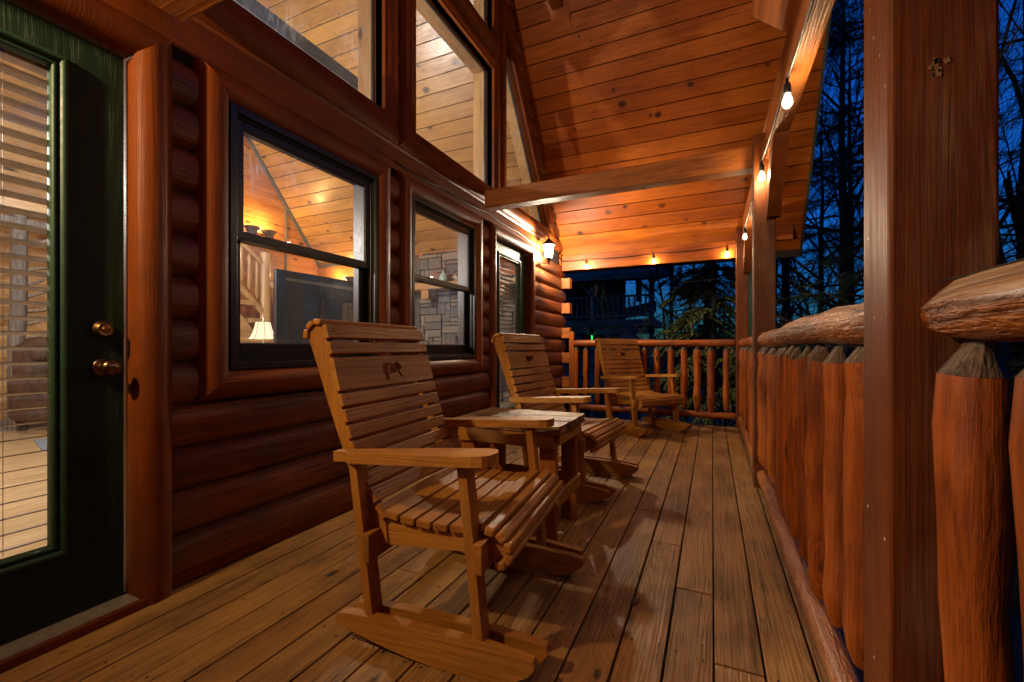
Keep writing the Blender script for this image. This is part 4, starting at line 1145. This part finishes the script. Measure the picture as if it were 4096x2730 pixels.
# ------------------------------------------------------------------ trees
ORIG = Vector((0,0,0))
def grow(mb, p, d, L_, r, depth, spread=.5, gravity=0.0, seg=3, kids=3, sides=5, rmin=.0028, tips=None):
    pts = [p]; rs = [r]; q = Vector(p); dd = Vector(d)
    for i in range(seg):
        dd = (dd + Vector((U(-1,1), U(-1,1), U(-1,1)))*.16 + Vector((0,0,gravity))).normalized()
        q2 = q + dd*(L_/seg); wq = q2 + ORIG
        if wq.y < 7.0 and wq.x < 1.7 and len(pts) > 1: break       # keep clear of the cabin roof and porch
        if wq.y < 7.0 and wq.x < 1.7: return
        q = q2; pts.append(q.copy()); rs.append(max(rmin, r*(1-.5*(i+1)/seg)))
    mb.tube(pts, rs, sides if r > .02 else 3, 0, True, False)
    seg = len(pts)-1
    if depth <= 0:
        if tips is not None: tips.append((q.copy(), dd.copy(), [x.copy() for x in pts]))
        return
    for k in range(kids + (1 if random.random() < .4 else 0)):
        t = U(.35, 1.0); i = min(seg-1, int(t*seg)); f = t*seg-i
        b = pts[i].lerp(pts[i+1], f)
        ax = Vector((U(-1,1), U(-1,1), U(-.5,1)))
        nd = (dd + ax.normalized()*spread*U(.7,1.5)).normalized()
        grow(mb, b, nd, L_*U(.45,.72), max(rmin, rs[i+1]*U(.5,.75)), depth-1, spread, gravity, seg, kids, sides, rmin, tips)
def bare_tree(name, label, loc, H, r, lean=(0,0), first=.3, nb_=16, depth=3, bark=None, blen=.42):
    global ORIG; ORIG = Vector(loc)
    t = thing(name, label, 'tree', loc, 0, None)
    m = MB(); n = 9; pts = []; rs = []
    for i in range(n+1):
        f = i/n; pts.append(Vector((lean[0]*f*H+U(-.04,.04)*(i>0), lean[1]*f*H+U(-.04,.04)*(i>0), f*H))); rs.append(r*(1-f)**.8+.006)
    m.tube(pts, rs, 9, jit=.06)
    build('trunk', m, [bark or M_barktree], t)
    c = MB()
    for k in range(nb_):
        f = first + (1-first)*(k+U(0,1))/nb_; i = min(n-1, int(f*n)); b = pts[i].lerp(pts[i+1], f*n-i)
        a = U(0, 2*PI); up = U(.15,.95)
        d = Vector((math.cos(a), math.sin(a), up)).normalized()
        grow(c, b, d, H*blen*(1.1-f)*U(.7,1.2), max(.006, rs[i]*.5), depth, .55, .03, 3, 3)
    build('crown', c, [bark or M_barktree], t)
    return t
def spray(mb, p, d, L_, w, n):
    """flat hemlock spray: short blades both sides of a drooping twig"""
    d = d.normalized(); side = d.cross(Vector((0,0,1)))
    side = side.normalized() if side.length > .01 else Vector((1,0,0))
    for i in range(n):
        f = (i+U(0,1))/n; b = p + d*L_*f + Vector((0,0,-.12*L_*f*f)); s = 1 if i % 2 else -1
        v = (side*s + d*.8 + Vector((0,0,U(-.25,.15)))).normalized()*w*(1.15-f*.8)*U(.7,1.2)
        q = v.cross(Vector((U(-1,1),U(-1,1),U(-1,1)))).normalized()*.012
        mb.add([b-q, b+q, b+v*.6+q*1.2, b+v, b+v*.6-q*1.2], [(0,1,2,3,4)], 0)
def conifer(name, label, loc, H, r, z0=.12, whorl=.26, blen=1.7, mat=None, droop=.25, dens=1.0, kind='hem', rot=None, seedv=1):
    random.seed(seedv)
    t = thing(name, label, 'tree', loc)
    m = MB().tube([(U(-.02,.02), U(-.02,.02), H*i/8) for i in range(9)], [r*(1-i/8)+.008 for i in range(9)], 10, jit=.05)
    build('trunk', m, [M_barktree], t)
    br = MB(); fo = MB(); z = H*z0
    while z < H*.97:
        f = z/H
        for k in range(random.choice((3,4,5))):
            if kind == 'pine' and random.random() < .25: continue
            a = U(0, 2*PI); L_ = blen*(1.05-f)**.75*U(.65,1.15)
            pts = []; d = Vector((math.cos(a), math.sin(a), 0))
            for i in range(6):
                s = i/5; pts.append(Vector((0,0,z)) + d*L_*s + Vector((U(-.04,.04), U(-.04,.04), L_*(.22*s-droop*2*s*s)+U(-.02,.02))))
            if loc[1]+pts[-1].y < 6.9 and loc[0]+pts[-1].x < 1.6: continue
            br.tube(pts, [.022*(1-f*.6)*(1-.85*i/5)+.003 for i in range(6)], 4, 0, True, False)
            nt_ = int(11*dens*L_/1.2)+3
            for q in range(nt_):
                s = U(.18, 1.0); i = min(4, int(s*5)); b = pts[i].lerp(pts[i+1], s*5-i)
                dd = (pts[i+1]-pts[i]).normalized(); sd = dd.cross(Vector((0,0,1))).normalized()*random.choice((-1,1))
                v = (dd*U(.3,.9) + sd*U(.3,1.0) + Vector((0,0,U(-.3,.1)))).normalized()
                tl = U(.18,.45)*(1.2-s*.5)
                if kind == 'hem':
                    br.tube([b, b+v*tl*.95+Vector((0,0,-.1*tl))], [.004,.0015], 3, 0, True, False)
                    spray(fo, b, v, tl, .075, int(16*dens))
                else:
                    e = b+v*tl*.8; br.tube([b, e], [.006,.003], 3, 0, True, False)
                    for g in range(int(26*dens)):
                        nv = (v*U(.2,1.1) + Vector((U(-1,1), U(-1,1), U(-1,1)))*.75).normalized()*U(.07,.13)
                        o = e - v*U(0,.12); w = nv.orthogonal().normalized()*.0022
                        fo.add([o-w, o+w, o+nv], [(0,1,2)], 0)
        z += whorl*U(.7,1.3)
    build('branches', br, [M_barktree], t)
    build('crown', fo, [mat or M_hem], t)
    return t
G = gh
conifer('hemlock_tree', 'hemlock with drooping porch-lit green sprays, beyond the back railing beside the corner post', (.02, 8.7, G(0,8.7)), 7.6, .07, z0=.2, whorl=.20, blen=1.4, dens=1.9, seedv=3)
conifer('hemlock_tree', 'taller dark hemlock standing behind the porch-lit hemlock', (-.1, 13.5, G(0,13.5)), 14, .15, z0=.15, whorl=.42, blen=2.4, dens=1.0, mat=M_pinedark, seedv=5)
random.seed(21)
bare_tree('bare_tree', 'thin bare tree between the neighbouring porch and the hemlock', (-.75, 12.2, G(-.8,12.2)), 9.5, .06, (.05,0), .3, 16, 3, None, .28)
bare_tree('bare_tree', 'leaning bare sapling just left of the porch-lit hemlock', (-.55, 10.4, G(-.5,10.4)), 7.5, .045, (-.10,.02), .2, 18, 4)
bare_tree('bare_tree', 'forked bare tree with a pale bluish trunk in the gap beside the near square post', (2.03, 9.1, G(2,9.1)), 11, .10, (0,.01), .35, 26, 4, M_barklight, .36)
bare_tree('bare_tree', 'dark curving bare trunk close to the pale forked tree', (1.83, 10.2, G(1.8,10.2)), 9, .085, (.015,0), .25, 24, 4)
bare_tree('bare_tree', 'slim bare tree seen between the second post and the pale forked tree', (1.15, 9.9, G(1.2,9.9)), 8.5, .05, (.02,0), .2, 20, 4)
bare_tree('bare_tree', 'bare tree behind the corner post and downspout', (.75, 11.5, G(.8,11.5)), 10, .07, (0,0), .25, 20, 3)
bare_tree('bare_tree', 'bare tree at the far right of the near square post', (4.5, 9.8, G(4.5,9.8)), 12, .13, (.01,0), .25, 26, 3)
bare_tree('bare_tree', 'slender bare tree farther off behind the pale forked tree', (3.4, 14.5, G(3.4,14.5)), 14, .12, (0,0), .25, 26, 3)
bare_tree('bare_tree', 'twiggy bare tree filling the gap just right of the roof edge', (2.75, 11.6, G(2.7,11.6)), 11, .08, (-.02,0), .25, 26, 4)
bare_tree('bare_tree', 'twiggy bare tree low between the corner post and the second post', (1.5, 13.2, G(1.5,13.2)), 10, .07, (0,0), .2, 24, 4)
bare_tree('bare_shrub', 'leafless shrub with pale twigs rising behind the far chair', (-1.45, 9.2, G(-1.4,9.2)), 4.3, .022, (.02,.0), .45, 16, 2, M_barklight, .5)
bare_tree('bare_shrub', 'low leafless shrub below the right end of the back railing', (-.35, 8.4, G(-.3,8.4)), 3.0, .03, (.05,.0), .3, 16, 2, M_barklight, .6)
conifer('pine_tree', 'pine with long needle tufts crossing the gap above the roof edge', (2.12, 7.7, G(2.1,7.7)), 11, .11, z0=.28, whorl=.24, blen=2.3, mat=M_pine, droop=.12, dens=2.0, kind='pine', seedv=9)
conifer('pine_tree', 'dark pine filling the right edge beyond the near railing', (4.6, 7.9, G(4.7,7.9)), 13, .17, z0=.22, whorl=.27, blen=2.9, mat=M_pine, droop=.14, dens=1.5, kind='pine', seedv=13)
conifer('pine_tree', 'dark pine deeper in the woods behind the pale forked tree', (2.2, 16.5, G(2.2,16.5)), 14, .18, z0=.15, whorl=.45, blen=3.2, mat=M_pinedark, droop=.16, dens=.9, kind='pine', seedv=17)
random.seed(31)
# the far wood that reads as one mass
fw = MB()
for i in range(120):
    a = U(-.35, .75); dist = U(24, 60); x, y = a*dist*1.0, dist
    if x < -1 and y < 34: continue
    h_ = U(7, 12); z = gh(x, y)
    lx = U(-.6,.6)
    fw.tube([(x,y,z),(x+lx*.5,y,z+h_*.5),(x+lx,y,z+h_)], [.07,.05,.015], 4, 0, True, False)
    for k in range(60):
        f = U(.12, 1); b = Vector((x+lx*f, y, z+h_*f)); d = Vector((U(-1,1), U(-1,1), U(-.1,.9))).normalized()*U(.6,2.4)*(1.2-f)
        fw.tube([b, b+d*.6+Vector((U(-.1,.1),0,U(-.1,.1))), b+d], [.03,.018,.006], 3, 0, True, False)
        for q in range(4):
            e = b+d*U(.3,1); w = Vector((U(-1,1), U(-1,1), U(-.3,1)))*U(.25,.7)
            fw.tube([e, e+w], [.010,.004], 3, 0, True, False)
tag(build('far_woods', fw, [M_barktree]), 'bare winter woods on the slope below the horizon', 'woods', kind='stuff')

# ------------------------------------------------------------------ dusk sky
w = bpy.data.worlds.new('World'); scn.world = w; w.use_nodes = True
t = w.node_tree; t.nodes.clear(); N = NT(t)
sky = N.n('ShaderNodeTexSky'); sky.sky_type = 'NISHITA'; sky.sun_disc = False
sky.sun_elevation = R(3); sky.sun_rotation = R(200); sky.altitude = 300; sky.air_density = 1.2; sky.dust_density = .6; sky.ozone_density = 4
bg = N.n('ShaderNodeBackground'); ow = N.n('ShaderNodeOutputWorld')
tint = N.mix(1.0, sky.outputs[0], (.10, .58, 1.5, 1), 'MULTIPLY')
N.l(tint, bg.inputs[0]); bg.inputs[1].default_value = .064
N.l(bg.outputs[0], ow.inputs[0])

# ------------------------------------------------------------------ camera and render
cam = bpy.data.cameras.new('camera'); co = bpy.data.objects.new('camera', cam); COL.objects.link(co)
co.location = (0, 0, 1.017); co.rotation_euler = (R(90), 0, math.atan(800/1746))
cam.sensor_width = 36; cam.lens = 36*1746/4096; cam.shift_y = 24/4096; cam.clip_start = .02; cam.clip_end = 600
scn.camera = co
scn.view_settings.view_transform = 'Standard'; scn.view_settings.look = 'None'; scn.view_settings.gamma = 1; scn.view_settings.exposure = 1.45
cy = scn.cycles
cy.use_denoising = True; cy.max_bounces = 7; cy.diffuse_bounces = 4; cy.glossy_bounces = 3; cy.transparent_max_bounces = 16; cy.transmission_bounces = 4
cy.caustics_reflective = False; cy.caustics_refractive = False; cy.sample_clamp_indirect = 3; cy.use_light_tree = True
